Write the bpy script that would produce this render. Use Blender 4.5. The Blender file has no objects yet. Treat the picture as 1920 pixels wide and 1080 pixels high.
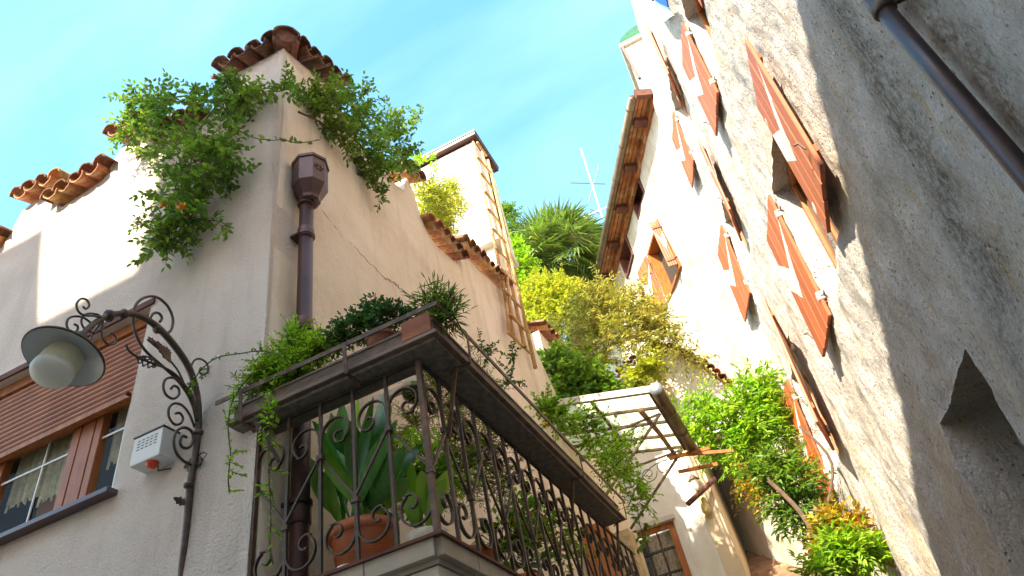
import bpy, math, random
import numpy as np
from mathutils import Matrix, Vector
random.seed(7); RNG = np.random.default_rng(7)
PI = math.pi
C = bpy.context.scene.collection
# ------------------------------------------------------------------ camera
F = 1277.7                                   # focal length in photo pixels (photo 1920 wide)
Vv = np.array([602.8-960, 540+918.6, -F]); Vv /= np.linalg.norm(Vv)
Aa = np.array([1684.1-960, 540-1481.9, -F]); Aa -= Vv*(Aa@Vv); Aa /= np.linalg.norm(Aa)
Mc = np.array([np.cross(Aa, Vv), Aa, Vv])    # camera axes -> world (X across, Y up the alley, Z up)
EYE = np.array([0, 0, 1.6])
cd = bpy.data.cameras.new('camera'); cam = bpy.data.objects.new('camera', cd); C.objects.link(cam)
cd.sensor_width = 36; cd.lens = 36*F/1920; cd.clip_start = .05; cd.clip_end = 3000
cam.matrix_world = Matrix.Translation(Vector(EYE)) @ Matrix([list(r) for r in Mc]).to_4x4()
bpy.context.scene.camera = cam
# ------------------------------------------------------------------ light
SUN = Vector((.27, 1, -.83)).normalized()    # the way the light travels
el = math.asin(-SUN.z); az = math.atan2(-SUN.x, -SUN.y)
W = bpy.data.worlds.new('World'); bpy.context.scene.world = W; W.use_nodes = True
wn = W.node_tree; bg = wn.nodes['Background']
sk = wn.nodes.new('ShaderNodeTexSky'); sk.sky_type = 'NISHITA'; sk.sun_disc = False
sk.sun_elevation = el; sk.sun_rotation = az; sk.air_density = 1.15; sk.dust_density = 1.4; sk.ozone_density = 1.0
hs = wn.nodes.new('ShaderNodeHueSaturation'); hs.inputs['Hue'].default_value = .478; hs.inputs['Saturation'].default_value = 1.22; hs.inputs['Value'].default_value = .86; wn.links.new(sk.outputs[0], hs.inputs['Color']); 
tcw = wn.nodes.new('ShaderNodeTexCoord'); mpw = wn.nodes.new('ShaderNodeMapping'); mpw.inputs['Scale'].default_value = (1.2, 5, 3); mpw.inputs['Rotation'].default_value = (0, .3, .5)
nw = wn.nodes.new('ShaderNodeTexNoise'); nw.inputs['Scale'].default_value = 1.1; nw.inputs['Detail'].default_value = 5; wn.links.new(tcw.outputs['Generated'], mpw.inputs[0]); wn.links.new(mpw.outputs[0], nw.inputs[0])
rw = wn.nodes.new('ShaderNodeMapRange'); rw.inputs[1].default_value = .46; rw.inputs[2].default_value = .78; rw.inputs[4].default_value = .16; wn.links.new(nw.outputs[0], rw.inputs[0])
mw = wn.nodes.new('ShaderNodeMix'); mw.data_type = 'RGBA'; wn.links.new(rw.outputs[0], mw.inputs[0]); wn.links.new(hs.outputs[0], mw.inputs[6]); mw.inputs[7].default_value = (3.2, 4.2, 4.8, 1)   # thin veil of cirrus
wn.links.new(mw.outputs[2], bg.inputs[0]); bg.inputs[1].default_value = .15
sl = bpy.data.lights.new('sun', 'SUN'); sl.energy = 3.4; sl.angle = math.radians(.5); sl.color = (1, .90, .72)
so = bpy.data.objects.new('sun', sl); C.objects.link(so); so.rotation_euler = SUN.to_track_quat('-Z', 'Y').to_euler(); so.location = (-5, -10, 30)
vs = bpy.context.scene.view_settings
vs.view_transform = 'Standard'; vs.look = 'None'; vs.exposure = 2.32; vs.gamma = 1; vs.use_curve_mapping = False

# ------------------------------------------------------------------ helpers
def ray(x, y): return Mc @ np.array([x-960, 540-y, -F])
def P(x, y, ax, val):                        # where the line of sight through a photo pixel meets a real plane
    d = ray(x, y); i = 'XYZ'.index(ax); return EYE + d*(val-EYE[i])/d[i]
def PN(x, y, p0, n):
    d = ray(x, y); n = np.array(n, float); return EYE + d*(np.dot(np.array(p0, float)-EYE, n)/np.dot(d, n))
def pxm(p): return np.linalg.norm(np.array(p)-EYE)/F      # metres per photo pixel there
WM = {}
def tag(o, label=None, cat=None, group=None, kind=None):
    if label: o['label'] = label
    if cat: o['category'] = cat
    if group: o['group'] = group
    if kind: o['kind'] = kind
    return o
def thing(name, label, cat, loc=(0, 0, 0), group=None):
    o = bpy.data.objects.new(name, None); C.objects.link(o); o.location = loc; o.empty_display_size = .1
    WM[o.name] = Matrix.Translation(Vector([float(v) for v in loc])); return tag(o, label, cat, group)
def link(o, parent=None, M=None):
    C.objects.link(o)
    if parent is not None:
        o.parent = parent; o.matrix_parent_inverse = WM[parent.name].inverted()
    if M is not None: o.matrix_basis = M
    WM[o.name] = M.copy() if M is not None else Matrix.Identity(4)
    return o
def inst(name, me, parent, M): return link(bpy.data.objects.new(name, me), parent, M)
class MB:
    def __init__(s): s.v = []; s.f = []; s.uv = None
    def add(s, v, f):
        n = len(s.v); s.v += [tuple(float(c) for c in p) for p in v]; s.f += [tuple(i+n for i in q) for q in f]; return s
    def hexa(s, p):                          # 8 points, bottom loop then top loop
        return s.add(p, [(3, 2, 1, 0), (4, 5, 6, 7), (0, 1, 5, 4), (1, 2, 6, 5), (2, 3, 7, 6), (3, 0, 4, 7)])
    def box(s, a, b):
        x0, x1 = sorted((a[0], b[0])); y0, y1 = sorted((a[1], b[1])); z0, z1 = sorted((a[2], b[2]))
        return s.hexa([(x0, y0, z0), (x1, y0, z0), (x1, y1, z0), (x0, y1, z0), (x0, y0, z1), (x1, y0, z1), (x1, y1, z1), (x0, y1, z1)])
    def obox(s, c, ax, ay, az):              # centre and three half-axis vectors
        c, ax, ay, az = [np.array(q, float) for q in (c, ax, ay, az)]
        return s.hexa([c-ax-ay-az, c+ax-ay-az, c+ax+ay-az, c-ax+ay-az, c-ax-ay+az, c+ax-ay+az, c+ax+ay+az, c-ax+ay+az])
    def bar(s, a, b, w, h, up=(0, 0, 1)):    # rectangular bar
        a = np.array(a, float); b = np.array(b, float); d = b-a; L = np.linalg.norm(d); d /= L
        u = np.array(up, float); u -= d*(u@d)
        if np.linalg.norm(u) < 1e-4: u = np.cross(d, (1, 0, 0))
        u /= np.linalg.norm(u); r = np.cross(d, u)
        return s.obox((a+b)/2, d*L/2, r*w/2, u*h/2)
    def tube(s, pts, r, n=6, flat=None, cap=True):   # r number or list; flat=(dir, factor) squashes
        pts = np.array(pts, float); k = len(pts); rr = np.full(k, r) if np.isscalar(r) else np.array(r, float)
        T = np.gradient(pts, axis=0); T /= np.linalg.norm(T, axis=1)[:, None]+1e-9
        u = np.cross(T[0], (0, 0, 1));
        if np.linalg.norm(u) < .1: u = np.cross(T[0], (1, 0, 0))
        V = []
        for i in range(k):
            u = u-T[i]*(u@T[i]); u /= np.linalg.norm(u)+1e-9; w = np.cross(T[i], u)
            for j in range(n):
                a = 2*PI*j/n; V.append(pts[i]+rr[i]*(math.cos(a)*u+math.sin(a)*w))
        Fc = [(i*n+j, i*n+(j+1) % n, (i+1)*n+(j+1) % n, (i+1)*n+j) for i in range(k-1) for j in range(n)]
        if cap: Fc += [tuple(range(n))[::-1], tuple(range((k-1)*n, k*n))]
        return s.add(V, Fc)
    def strip(s, pts, side, w, t):           # flat wrought bar following pts, wide along 'side'
        pts = np.array(pts, float); sd = np.array(side, float); sd /= np.linalg.norm(sd)
        T = np.gradient(pts, axis=0); T /= np.linalg.norm(T, axis=1)[:, None]+1e-9
        V = []
        for p, q in zip(pts, T):
            nn = np.cross(q, sd); nn /= np.linalg.norm(nn)+1e-9
            for a, b in ((-1, -1), (1, -1), (1, 1), (-1, 1)): V.append(p+sd*a*w/2+nn*b*t/2)
        k = len(pts); Fc = [(i*4+j, i*4+(j+1) % 4, i*4+4+(j+1) % 4, i*4+4+j) for i in range(k-1) for j in range(4)]
        return s.add(V, Fc+[(3, 2, 1, 0), (k*4-4, k*4-3, k*4-2, k*4-1)])
    def lathe(s, prof, c=(0, 0, 0), n=20, ax=(0, 0, 1), caps=True):
        ax = np.array(ax, float); ax /= np.linalg.norm(ax); u = np.cross(ax, (0, 1, 0))
        if np.linalg.norm(u) < .1: u = np.cross(ax, (1, 0, 0))
        u /= np.linalg.norm(u); w = np.cross(ax, u); c = np.array(c, float); V = []
        for r, z in prof:
            for j in range(n): a = 2*PI*j/n; V.append(c+ax*z+r*(math.cos(a)*u+math.sin(a)*w))
        k = len(prof); Fc = [(i*n+j, i*n+(j+1) % n, (i+1)*n+(j+1) % n, (i+1)*n+j) for i in range(k-1) for j in range(n)]
        if caps: Fc += [tuple(range(n))[::-1], tuple(range((k-1)*n, k*n))]
        return s.add(V, Fc)
    def prism(s, poly, off):                 # polygon pushed by a vector
        n = len(poly); off = np.array(off, float); a = [np.array(p, float) for p in poly]
        return s.add(a+[p+off for p in a], [tuple(range(n))[::-1], tuple(range(n, 2*n))]+[(i, (i+1) % n, n+(i+1) % n, n+i) for i in range(n)])
    def mesh(s, name, m, smooth=False, uv=None):
        me = bpy.data.meshes.new(name); me.from_pydata(s.v, [], s.f); me.materials.append(m)
        if smooth: me.polygons.foreach_set('use_smooth', [True]*len(me.polygons))
        me.update(); return me
    def build(s, name, m, parent=None, smooth=False, label=None, kind=None, bevel=0):
        o = link(bpy.data.objects.new(name, s.mesh(name, m, smooth)), parent)
        if bevel:
            b = o.modifiers.new('b', 'BEVEL'); b.width = bevel; b.segments = 2; b.limit_method = 'ANGLE'
        return tag(o, label, kind=kind)
def npmesh(name, V, Fq, m, smooth=False):    # fast mesh from arrays, all faces with the same corner count
    V = np.asarray(V, np.float32); Fq = np.asarray(Fq, np.int32); k = Fq.shape[1]; n = len(Fq)
    me = bpy.data.meshes.new(name); me.vertices.add(len(V)); me.vertices.foreach_set('co', V.ravel())
    me.loops.add(n*k); me.loops.foreach_set('vertex_index', Fq.ravel())
    me.polygons.add(n); me.polygons.foreach_set('loop_start', np.arange(0, n*k, k, dtype=np.int32))
    me.polygons.foreach_set('loop_total', np.full(n, k, np.int32))
    if smooth: me.polygons.foreach_set('use_smooth', np.ones(n, bool))
    me.materials.append(m); me.update(calc_edges=True); me.validate(); return me
def vnoise(a, b, cell, seed):                # smooth value noise on two coordinate arrays
    g = np.random.default_rng(seed).random((256, 256)); x = a/cell; y = b/cell
    xi = np.floor(x).astype(int); yi = np.floor(y).astype(int); fx = x-xi; fy = y-yi
    fx = fx*fx*(3-2*fx); fy = fy*fy*(3-2*fy); q = lambda i, j: g[(i+97) % 256, (j+31) % 256]
    return (q(xi, yi)*(1-fx)+q(xi+1, yi)*fx)*(1-fy)+(q(xi, yi+1)*(1-fx)+q(xi+1, yi+1)*fx)*fy-.5

# ------------------------------------------------------------------ materials
def M(name, col, rough=.8, col2=None, scale=6, bump=0, bscale=60, metal=0, spec=.3, detail=6, stretch=None,
      rnd=0, island=False, trans=0, transcol=None, fac=(.35, .65), col3=None, scale3=1.2, fac3=(.5, .7), bump2=0, bscale2=8, drip=None, dripf=.35):
    m = bpy.data.materials.new(name); m.use_nodes = True; t = m.node_tree; N = t.nodes; L = t.links
    b = N['Principled BSDF']; b.inputs['Roughness'].default_value = rough; b.inputs['Metallic'].default_value = metal
    b.inputs['Specular IOR Level'].default_value = spec
    tc = N.new('ShaderNodeTexCoord'); src = tc.outputs['Object']
    if stretch:
        mp = N.new('ShaderNodeMapping'); mp.inputs['Scale'].default_value = stretch; L.new(src, mp.inputs[0]); src = mp.outputs[0]
    cur = None
    def noise(sc, det=detail, s=src):
        n = N.new('ShaderNodeTexNoise'); n.inputs['Scale'].default_value = sc; n.inputs['Detail'].default_value = det; n.inputs['Roughness'].default_value = .6
        L.new(s, n.inputs['Vector']); return n.outputs['Fac']
    def mix(f, a, c, mode='MIX'):
        x = N.new('ShaderNodeMix'); x.data_type = 'RGBA'; x.blend_type = mode
        if isinstance(f, (int, float)): x.inputs[0].default_value = f
        else: L.new(f, x.inputs[0])
        for i, q in ((6, a), (7, c)):
            if isinstance(q, tuple): x.inputs[i].default_value = q
            else: L.new(q, x.inputs[i])
        return x.outputs[2]
    def rmp(o, a, c):
        r = N.new('ShaderNodeMapRange'); r.inputs[1].default_value = a; r.inputs[2].default_value = c; L.new(o, r.inputs[0]); return r.outputs[0]
    cur = (*col, 1)
    if col2: cur = mix(rmp(noise(scale), *fac), cur, (*col2, 1))
    if col3: cur = mix(rmp(noise(scale3), *fac3), cur, (*col3, 1))
    if drip:
        mq = N.new('ShaderNodeMapping'); mq.inputs['Scale'].default_value = (3, 3, .35); L.new(tc.outputs['Object'], mq.inputs[0])
        dn = rmp(noise(1.6, 8, mq.outputs[0]), .52, .74); dm = N.new('ShaderNodeMath'); dm.operation = 'MULTIPLY'; dm.inputs[1].default_value = dripf; L.new(dn, dm.inputs[0]); cur = mix(dm.outputs[0], cur, (*drip, 1))
        sn = rmp(noise(34, 6, tc.outputs['Object']), .60, .72); dm = N.new('ShaderNodeMath'); dm.operation = 'MULTIPLY'; dm.inputs[1].default_value = dripf*.8; L.new(sn, dm.inputs[0]); cur = mix(dm.outputs[0], cur, (*drip, 1))
    if rnd:
        if island: g = N.new('ShaderNodeNewGeometry'); ro = g.outputs['Random Per Island']
        else: g = N.new('ShaderNodeObjectInfo'); ro = g.outputs['Random']
        h = N.new('ShaderNodeHueSaturation'); r1 = N.new('ShaderNodeMapRange'); r1.inputs[3].default_value = 1-rnd; r1.inputs[4].default_value = 1+rnd
        L.new(ro, r1.inputs[0]); L.new(r1.outputs[0], h.inputs['Value'])
        r2 = N.new('ShaderNodeMath'); r2.operation = 'MULTIPLY_ADD'; r2.inputs[1].default_value = 7.31; r2.inputs[2].default_value = 0; L.new(ro, r2.inputs[0])
        r3 = N.new('ShaderNodeMath'); r3.operation = 'FRACT'; L.new(r2.outputs[0], r3.inputs[0])
        r4 = N.new('ShaderNodeMapRange'); r4.inputs[3].default_value = .5-.05*rnd; r4.inputs[4].default_value = .5+.05*rnd; L.new(r3.outputs[0], r4.inputs[0]); L.new(r4.outputs[0], h.inputs['Hue'])
        if isinstance(cur, tuple): h.inputs['Color'].default_value = cur
        else: L.new(cur, h.inputs['Color'])
        cur = h.outputs[0]
    if isinstance(cur, tuple): b.inputs['Base Color'].default_value = cur
    else: L.new(cur, b.inputs['Base Color'])
    if bump or bump2:
        nrm = None
        for amp, sc in ((bump2, bscale2), (bump, bscale)):
            if not amp: continue
            bp = N.new('ShaderNodeBump'); bp.inputs['Strength'].default_value = 1; bp.inputs['Distance'].default_value = amp; L.new(noise(sc, 4), bp.inputs['Height'])
            if nrm: L.new(nrm, bp.inputs['Normal'])
            nrm = bp.outputs[0]
        L.new(nrm, b.inputs['Normal'])
    if trans:
        tr = N.new('ShaderNodeBsdfTranslucent'); ms = N.new('ShaderNodeMixShader'); ms.inputs[0].default_value = trans
        tcx = mix(1.0, cur, (*(transcol or (1.6, 1.9, .7)), 1), 'MULTIPLY'); L.new(tcx, tr.inputs[0])
        L.new(b.outputs[0], ms.inputs[1]); L.new(tr.outputs[0], ms.inputs[2]); L.new(ms.outputs[0], N['Material Output'].inputs[0])
    return m
stucco = M('stucco', (.78, .66, .575), .9, (.68, .565, .485), 1.3, bump=.022, bscale=75, col3=(.52, .45, .39), scale3=.7, fac3=(.55, .8), bump2=.02, bscale2=5, drip=(.36, .31, .27))
stuccoR = M('warm_stucco', (.80, .67, .55), .9, (.70, .57, .45), 1.5, bump=.006, bscale=60, col3=(.46, .36, .26), scale3=.9, fac3=(.56, .85), bump2=.02, bscale2=4, drip=(.40, .29, .19), dripf=.4)
whitewall = M('white_render', (.74, .71, .64), .85, (.66, .60, .50), 2, bump=.006, bscale=50, drip=(.42, .33, .22))
tanwall = M('tan_shade_render', (.62, .50, .34), .85, (.55, .43, .28), 2, bump=.003, bscale=50)  # tan holds the porch side's shade in its colour; terrace shares it
tile = M('terracotta_tile', (.50, .19, .07), .85, (.22, .10, .055), 14, bump=.006, bscale=40, rnd=.35, col3=(.60, .40, .20), scale3=9, fac3=(.50, .72))
tiledark = M('weathered_shaded_tile', (.26, .11, .055), .9, (.08, .05, .04), 12, bump=.006, bscale=40, rnd=.3, col3=(.40, .2, .1), scale3=9, fac3=(.52, .8))  # darker tile: weathered covers and roofs, plus the unlit corner's shade as colour
terra = M('terracotta_pot', (.56, .13, .035), .55, (.46, .11, .03), 5, bump=.001, bscale=80, spec=.4, col3=(.50, .22, .12), scale3=4, fac3=(.55, .8), drip=(.55, .38, .28), dripf=.25)
terraold = M('old_terracotta', (.42, .16, .09), .8, (.32, .13, .08), 9, bump=.002, bscale=60)
copper = M('brown_metal', (.10, .045, .04), .42, (.055, .03, .028), 4, bump=.001, bscale=30, metal=.45, spec=.5)
pipedark = M('dark_pipe', (.055, .03, .03), .4, (.03, .02, .022), 4, bump=.001, bscale=30, metal=.3, spec=.6, drip=(.16, .09, .06))
iron = M('wrought_iron', (.075, .055, .045), .5, (.16, .10, .065), 18, metal=.5, bump=.0008, bscale=120, spec=.5, fac=(.5, .75))
ironrust = M('rusty_iron', (.20, .12, .08), .6, (.07, .045, .035), 12, metal=.2, bump=.001, bscale=90)  # browner, rustier iron
planterm = M('planter_metal', (.25, .175, .13), .6, (.12, .088, .07), 7, metal=.25, bump=.002, bscale=50, stretch=(1, 1, 3))
under = M('planter_underside', (.13, .105, .085), .9, (.22, .18, .145), 25, bump=.002, bscale=90)
wood = M('shutter_wood', (.42, .115, .04), .6, (.34, .085, .03), 9, bump=.0015, bscale=25, stretch=(6, 6, .8), rnd=.12)
frame_w = M('orange_wood', (.42, .15, .04), .5, (.28, .085, .02), 5, bump=.001, bscale=30, stretch=(5, 5, 1))
frame_d = M('brown_window_wood', (.38, .13, .045), .45, (.27, .085, .03), 5, bump=.001, bscale=30, stretch=(5, 5, 1))
slatm = M('roller_slat', (.44, .19, .115), .5, (.34, .14, .085), 4, spec=.4)
rafterm = M('eave_wood', (.42, .17, .065), .8, (.20, .07, .03), 4, bump=.004, bscale=20, col3=(.45, .30, .16), scale3=3)
darkwood = M('dark_wood', (.085, .035, .028), .8, (.15, .06, .04), 8, bump=.003, bscale=25)
cane = M('bamboo_cane', (.58, .36, .15), .5, (.46, .24, .09), 7, rnd=.15)
stone = M('pale_stone', (.62, .56, .47), .85, (.48, .41, .33), 6, bump=.004, bscale=35)
stepm = M('stair_stone', (.30, .18, .10), .9, (.18, .105, .06), 5, bump=.012, bscale=18, rnd=.2)
slabm = M('balcony_tile', (.42, .35, .28), .6, (.34, .28, .22), 6, bump=.001, bscale=50)
concrete = M('concrete', (.30, .24, .19), .9, (.12, .10, .08), 4, bump=.004, bscale=40)
zinc = M('zinc', (.30, .33, .36), .45, (.22, .25, .28), 6, metal=.5)
gutterm = M('bronze_gutter', (.17, .125, .075), .4, (.10, .075, .05), 5, metal=.5, spec=.5)
white_p = M('white_paint', (.72, .72, .70), .5)
black_p = M('black_plastic', (.015, .015, .017), .35)
green_c = M('green_canvas', (.012, .10, .04), .7, (.01, .07, .03), 6)
blue_c = M('plain_blue', (.02, .10, .45), .7)
lightblue_c = M('pale_blue_reflection', (.40, .66, .80), .7, (.6, .8, .9), 5)
enamel = M('enamel_underside', (.40, .43, .44), .35, (.32, .35, .36), 5, spec=.5)
red_l = M('red_lens', (.75, .07, .02), .25, spec=.6)
curtain = M('cream_net_curtain', (.88, .76, .52), .9, (.6, .53, .4), 30, trans=.35, transcol=(1, 1, 1))
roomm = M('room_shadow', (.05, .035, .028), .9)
roomo = M('room_orange_wall', (.55, .25, .10), .9)
soil = M('soil', (.05, .03, .02), 1)
bark = M('bark', (.12, .075, .045), .9, (.07, .045, .03), 12, bump=.006, bscale=30)
twigm = M('twig', (.09, .06, .03), .8, (.05, .04, .02), 12)
gravel = M('alley_ground', (.34, .27, .20), .95, (.15, .13, .11), 8, bump=.01, bscale=20)
hillm = M('hill_soil', (.07, .075, .035), 1, (.12, .09, .05), 3, bump=.02, bscale=6)
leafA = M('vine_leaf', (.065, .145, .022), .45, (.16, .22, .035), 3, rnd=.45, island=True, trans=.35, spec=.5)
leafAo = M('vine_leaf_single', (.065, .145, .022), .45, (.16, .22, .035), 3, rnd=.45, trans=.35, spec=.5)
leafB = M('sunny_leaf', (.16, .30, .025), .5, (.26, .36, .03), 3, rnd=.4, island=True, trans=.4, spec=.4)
leafBo = M('sunny_leaf_single', (.16, .30, .025), .5, (.26, .36, .03), 3, rnd=.4, trans=.4, spec=.4)
leafY = M('yellow_leaf', (.42, .42, .05), .5, (.30, .36, .04), 3, rnd=.35, island=True, trans=.4, transcol=(1.3, 1.3, .6))
leafF = M('needle_leaf', (.16, .22, .045), .5, (.26, .27, .07), 3, rnd=.4, island=True, trans=.3)
leafO = M('olive_leaf', (.25, .28, .05), .55, (.46, .42, .13), 3, rnd=.5, island=True, trans=.3, transcol=(1.4, 1.3, .6))
leafD = M('dark_leaf', (.03, .095, .02), .35, (.05, .14, .025), 4, rnd=.4, island=True, trans=.25, spec=.6)
leafG = M('amber_leaf', (.42, .26, .03), .5, (.30, .28, .03), 3, rnd=.4, island=True, trans=.4, transcol=(1.4, 1.2, .5))
bladeM = M('broad_blade', (.035, .13, .025), .3, (.07, .21, .035), 5, rnd=.35, trans=.35, spec=.6, stretch=(8, 8, 1))
palmL = M('palm_frond', (.10, .18, .04), .45, (.26, .30, .08), 2, rnd=.4, island=True, trans=.2, spec=.5)
flowerO = M('orange_petal', (.80, .30, .02), .6); flowerR = M('red_petal', (.65, .10, .03), .6); flowerY = M('yellow_petal', (.85, .50, .02), .6)

def mat_glass(name, tint=(.9, .95, .93), rough=.02, alpha=.75, frost=False):
    m = bpy.data.materials.new(name); m.use_nodes = True; t = m.node_tree; N = t.nodes; b = N['Principled BSDF']
    b.inputs['Base Color'].default_value = (*tint, 1); b.inputs['Roughness'].default_value = rough; b.inputs['IOR'].default_value = 1.45
    if frost:
        tr = N.new('ShaderNodeBsdfTranslucent'); tr.inputs[0].default_value = (*tint, 1); ms = N.new('ShaderNodeMixShader'); ms.inputs[0].default_value = frost
        b.inputs['Specular IOR Level'].default_value = .5
        tc = N.new('ShaderNodeTexCoord'); no = N.new('ShaderNodeTexNoise'); no.inputs['Scale'].default_value = 90; bp = N.new('ShaderNodeBump'); bp.inputs['Distance'].default_value = .002
        t.links.new(tc.outputs['Object'], no.inputs[0]); t.links.new(no.outputs[0], bp.inputs['Height']); t.links.new(bp.outputs[0], b.inputs['Normal'])
        t.links.new(b.outputs[0], ms.inputs[1]); t.links.new(tr.outputs[0], ms.inputs[2]); t.links.new(ms.outputs[0], N['Material Output'].inputs[0])
    else:
        tp = N.new('ShaderNodeBsdfTransparent'); tp.inputs[0].default_value = (*tint, 1); ms = N.new('ShaderNodeMixShader'); ms.inputs[0].default_value = alpha
        gl = N.new('ShaderNodeBsdfGlossy'); gl.inputs['Roughness'].default_value = rough
        t.links.new(gl.outputs[0], ms.inputs[1]); t.links.new(tp.outputs[0], ms.inputs[2]); t.links.new(ms.outputs[0], N['Material Output'].inputs[0])
    return m
glass = mat_glass('window_glass', alpha=.985); glassdark = mat_glass('dark_window_glass', (.5, .55, .6), alpha=.7)
frost = mat_glass('frosted_globe', (.85, .83, .76), .25, frost=.5)
wired = mat_glass('textured_canopy_glass', (.85, .88, .74), .3, frost=.8)
_t = wired.node_tree; _o = _t.nodes['Material Output']; _src = _o.inputs[0].links[0].from_socket; _tp = _t.nodes.new('ShaderNodeBsdfTransparent'); _tp.inputs[0].default_value = (.9, .95, .86, 1); _ms = _t.nodes.new('ShaderNodeMixShader'); _ms.inputs[0].default_value = .45
_t.links.new(_src, _ms.inputs[1]); _t.links.new(_tp.outputs[0], _ms.inputs[2]); _t.links.new(_ms.outputs[0], _o.inputs[0])

def wall_mat():                              # old pitted lime plaster, streaked and stained
    m = bpy.data.materials.new('old_plaster'); m.use_nodes = True; t = m.node_tree; N = t.nodes; L = t.links; b = N['Principled BSDF']
    b.inputs['Roughness'].default_value = .92; b.inputs['Specular IOR Level'].default_value = .15
    tc = N.new('ShaderNodeTexCoord')
    def mp(s, loc=(0, 0, 0), rot=(0, 0, 0)):
        q = N.new('ShaderNodeMapping'); q.inputs['Scale'].default_value = s; q.inputs['Location'].default_value = loc; q.inputs['Rotation'].default_value = rot; L.new(tc.outputs['Object'], q.inputs[0]); return q.outputs[0]
    def nz(v, sc, det=6, r=.6):
        n = N.new('ShaderNodeTexNoise'); n.inputs['Scale'].default_value = sc; n.inputs['Detail'].default_value = det; n.inputs['Roughness'].default_value = r; L.new(v, n.inputs[0]); return n.outputs[0]
    def rg(o, a, c, d=0, e=1):
        r = N.new('ShaderNodeMapRange'); r.inputs[1].default_value = a; r.inputs[2].default_value = c; r.inputs[3].default_value = d; r.inputs[4].default_value = e; L.new(o, r.inputs[0]); return r.outputs[0]
    def mx(f, a, c):
        x = N.new('ShaderNodeMix'); x.data_type = 'RGBA'; L.new(f, x.inputs[0])
        for i, q in ((6, a), (7, c)):
            if isinstance(q, tuple): x.inputs[i].default_value = (*q, 1)
            else: L.new(q, x.inputs[i])
        return x.outputs[2]
    def mth(op, a, c):
        x = N.new('ShaderNodeMath'); x.operation = op
        for i, q in enumerate((a, c)):
            if isinstance(q, (int, float)): x.inputs[i].default_value = q
            else: L.new(q, x.inputs[i])
        return x.outputs[0]
    c = mx(rg(nz(mp((1, 1, 1)), 3), .35, .65), (.68, .63, .57), (.53, .48, .43))
    streak = rg(nz(mp((1, 5, .6)), 1.8, 10, .72), .54, .70)
    c = mx(mth('MULTIPLY', streak, .85), c, (.58, .39, .15))
    s2 = rg(nz(mp((1, 9, 1.6), (3, 1, 4)), 2.2, 10, .78), .57, .72)
    c = mx(mth('MULTIPLY', s2, .45), c, (.26, .19, .12))
    pits = N.new('ShaderNodeTexVoronoi'); pits.inputs['Scale'].default_value = 22; L.new(mp((1, 1.3, .8)), pits.inputs[0])
    pm = mth('MULTIPLY', rg(pits.outputs['Distance'], .22, .10), rg(nz(mp((1, 1, 1), (5, 5, 5)), 2.2, 3), .47, .60))
    c = mx(mth('MULTIPLY', pm, .75), c, (.12, .09, .07))
    och = rg(nz(mp((1, 2.2, .45), (4, 7, 2)), .9, 7, .6), .50, .66)
    c = mx(mth('MULTIPLY', och, .38), c, (.60, .42, .19))
    spk = rg(nz(mp((1, 1, .6), (2, 8, 1)), 42, 5, .75), .56, .66)
    c = mx(mth('MULTIPLY', spk, .75), c, (.15, .125, .11))  # fine dark speckle: shading of small pits put into the colour, with dirt
    spk2 = rg(nz(mp((1, 1, .7), (7, 3, 4)), 70, 3, .6), .44, .36)
    c = mx(mth('MULTIPLY', spk2, .5), c, (.80, .77, .72))
    # dark damp stains: two broad bands running down the wall
    sp = N.new('ShaderNodeSeparateXYZ'); L.new(tc.outputs['Object'], sp.inputs[0]); Y, Z = sp.outputs[1], sp.outputs[2]
    wob = mth('MULTIPLY', nz(mp((1, 1, 1), (9, 2, 1)), 3, 8), .5)
    for (y0, sl_, wd, st, zc, zw, cl) in STAINS:
        d = mth('ABSOLUTE', mth('SUBTRACT', mth('ADD', mth('ADD', Y, wob), mth('MULTIPLY', Z, sl_)), y0+.25), 0)
        k = rg(d, wd, wd*.15)
        k = mth('MULTIPLY', k, rg(mth('ABSOLUTE', mth('SUBTRACT', Z, zc), 0), zw, zw*.5))
        k = mth('MULTIPLY', k, rg(nz(mp((1, 1, .6), (y0, 0, 0)), 26, 8, .8), .40, .58, .25, 1))
        c = mx(mth('MULTIPLY', k, st), c, cl)
    L.new(c, b.inputs['Base Color'])
    h = mth('ADD', nz(mp((1, 1, .7)), 38, 8, .7), mth('MULTIPLY', nz(mp((1, 1, .5)), 9, 4), 1.5)); h = mth('SUBTRACT', h, mth('MULTIPLY', pm, 1.2))
    bp = N.new('ShaderNodeBump'); bp.inputs['Distance'].default_value = .05; L.new(h, bp.inputs['Height']); L.new(bp.outputs[0], b.inputs['Normal'])
    return m
STAINS = [(4.08, .30, .32, .8, 4.2, 1.9, (.075, .062, .035)), (2.50, .1, .16, .8, 3.6, 1.3, (.16, .09, .03)), (4.9, .30, .14, .35, 4.6, 1.0, (.10, .08, .05)), (8.35, .12, .22, .45, 3.4, 1.4, (.13, .08, .04))]
plaster = wall_mat()

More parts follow.
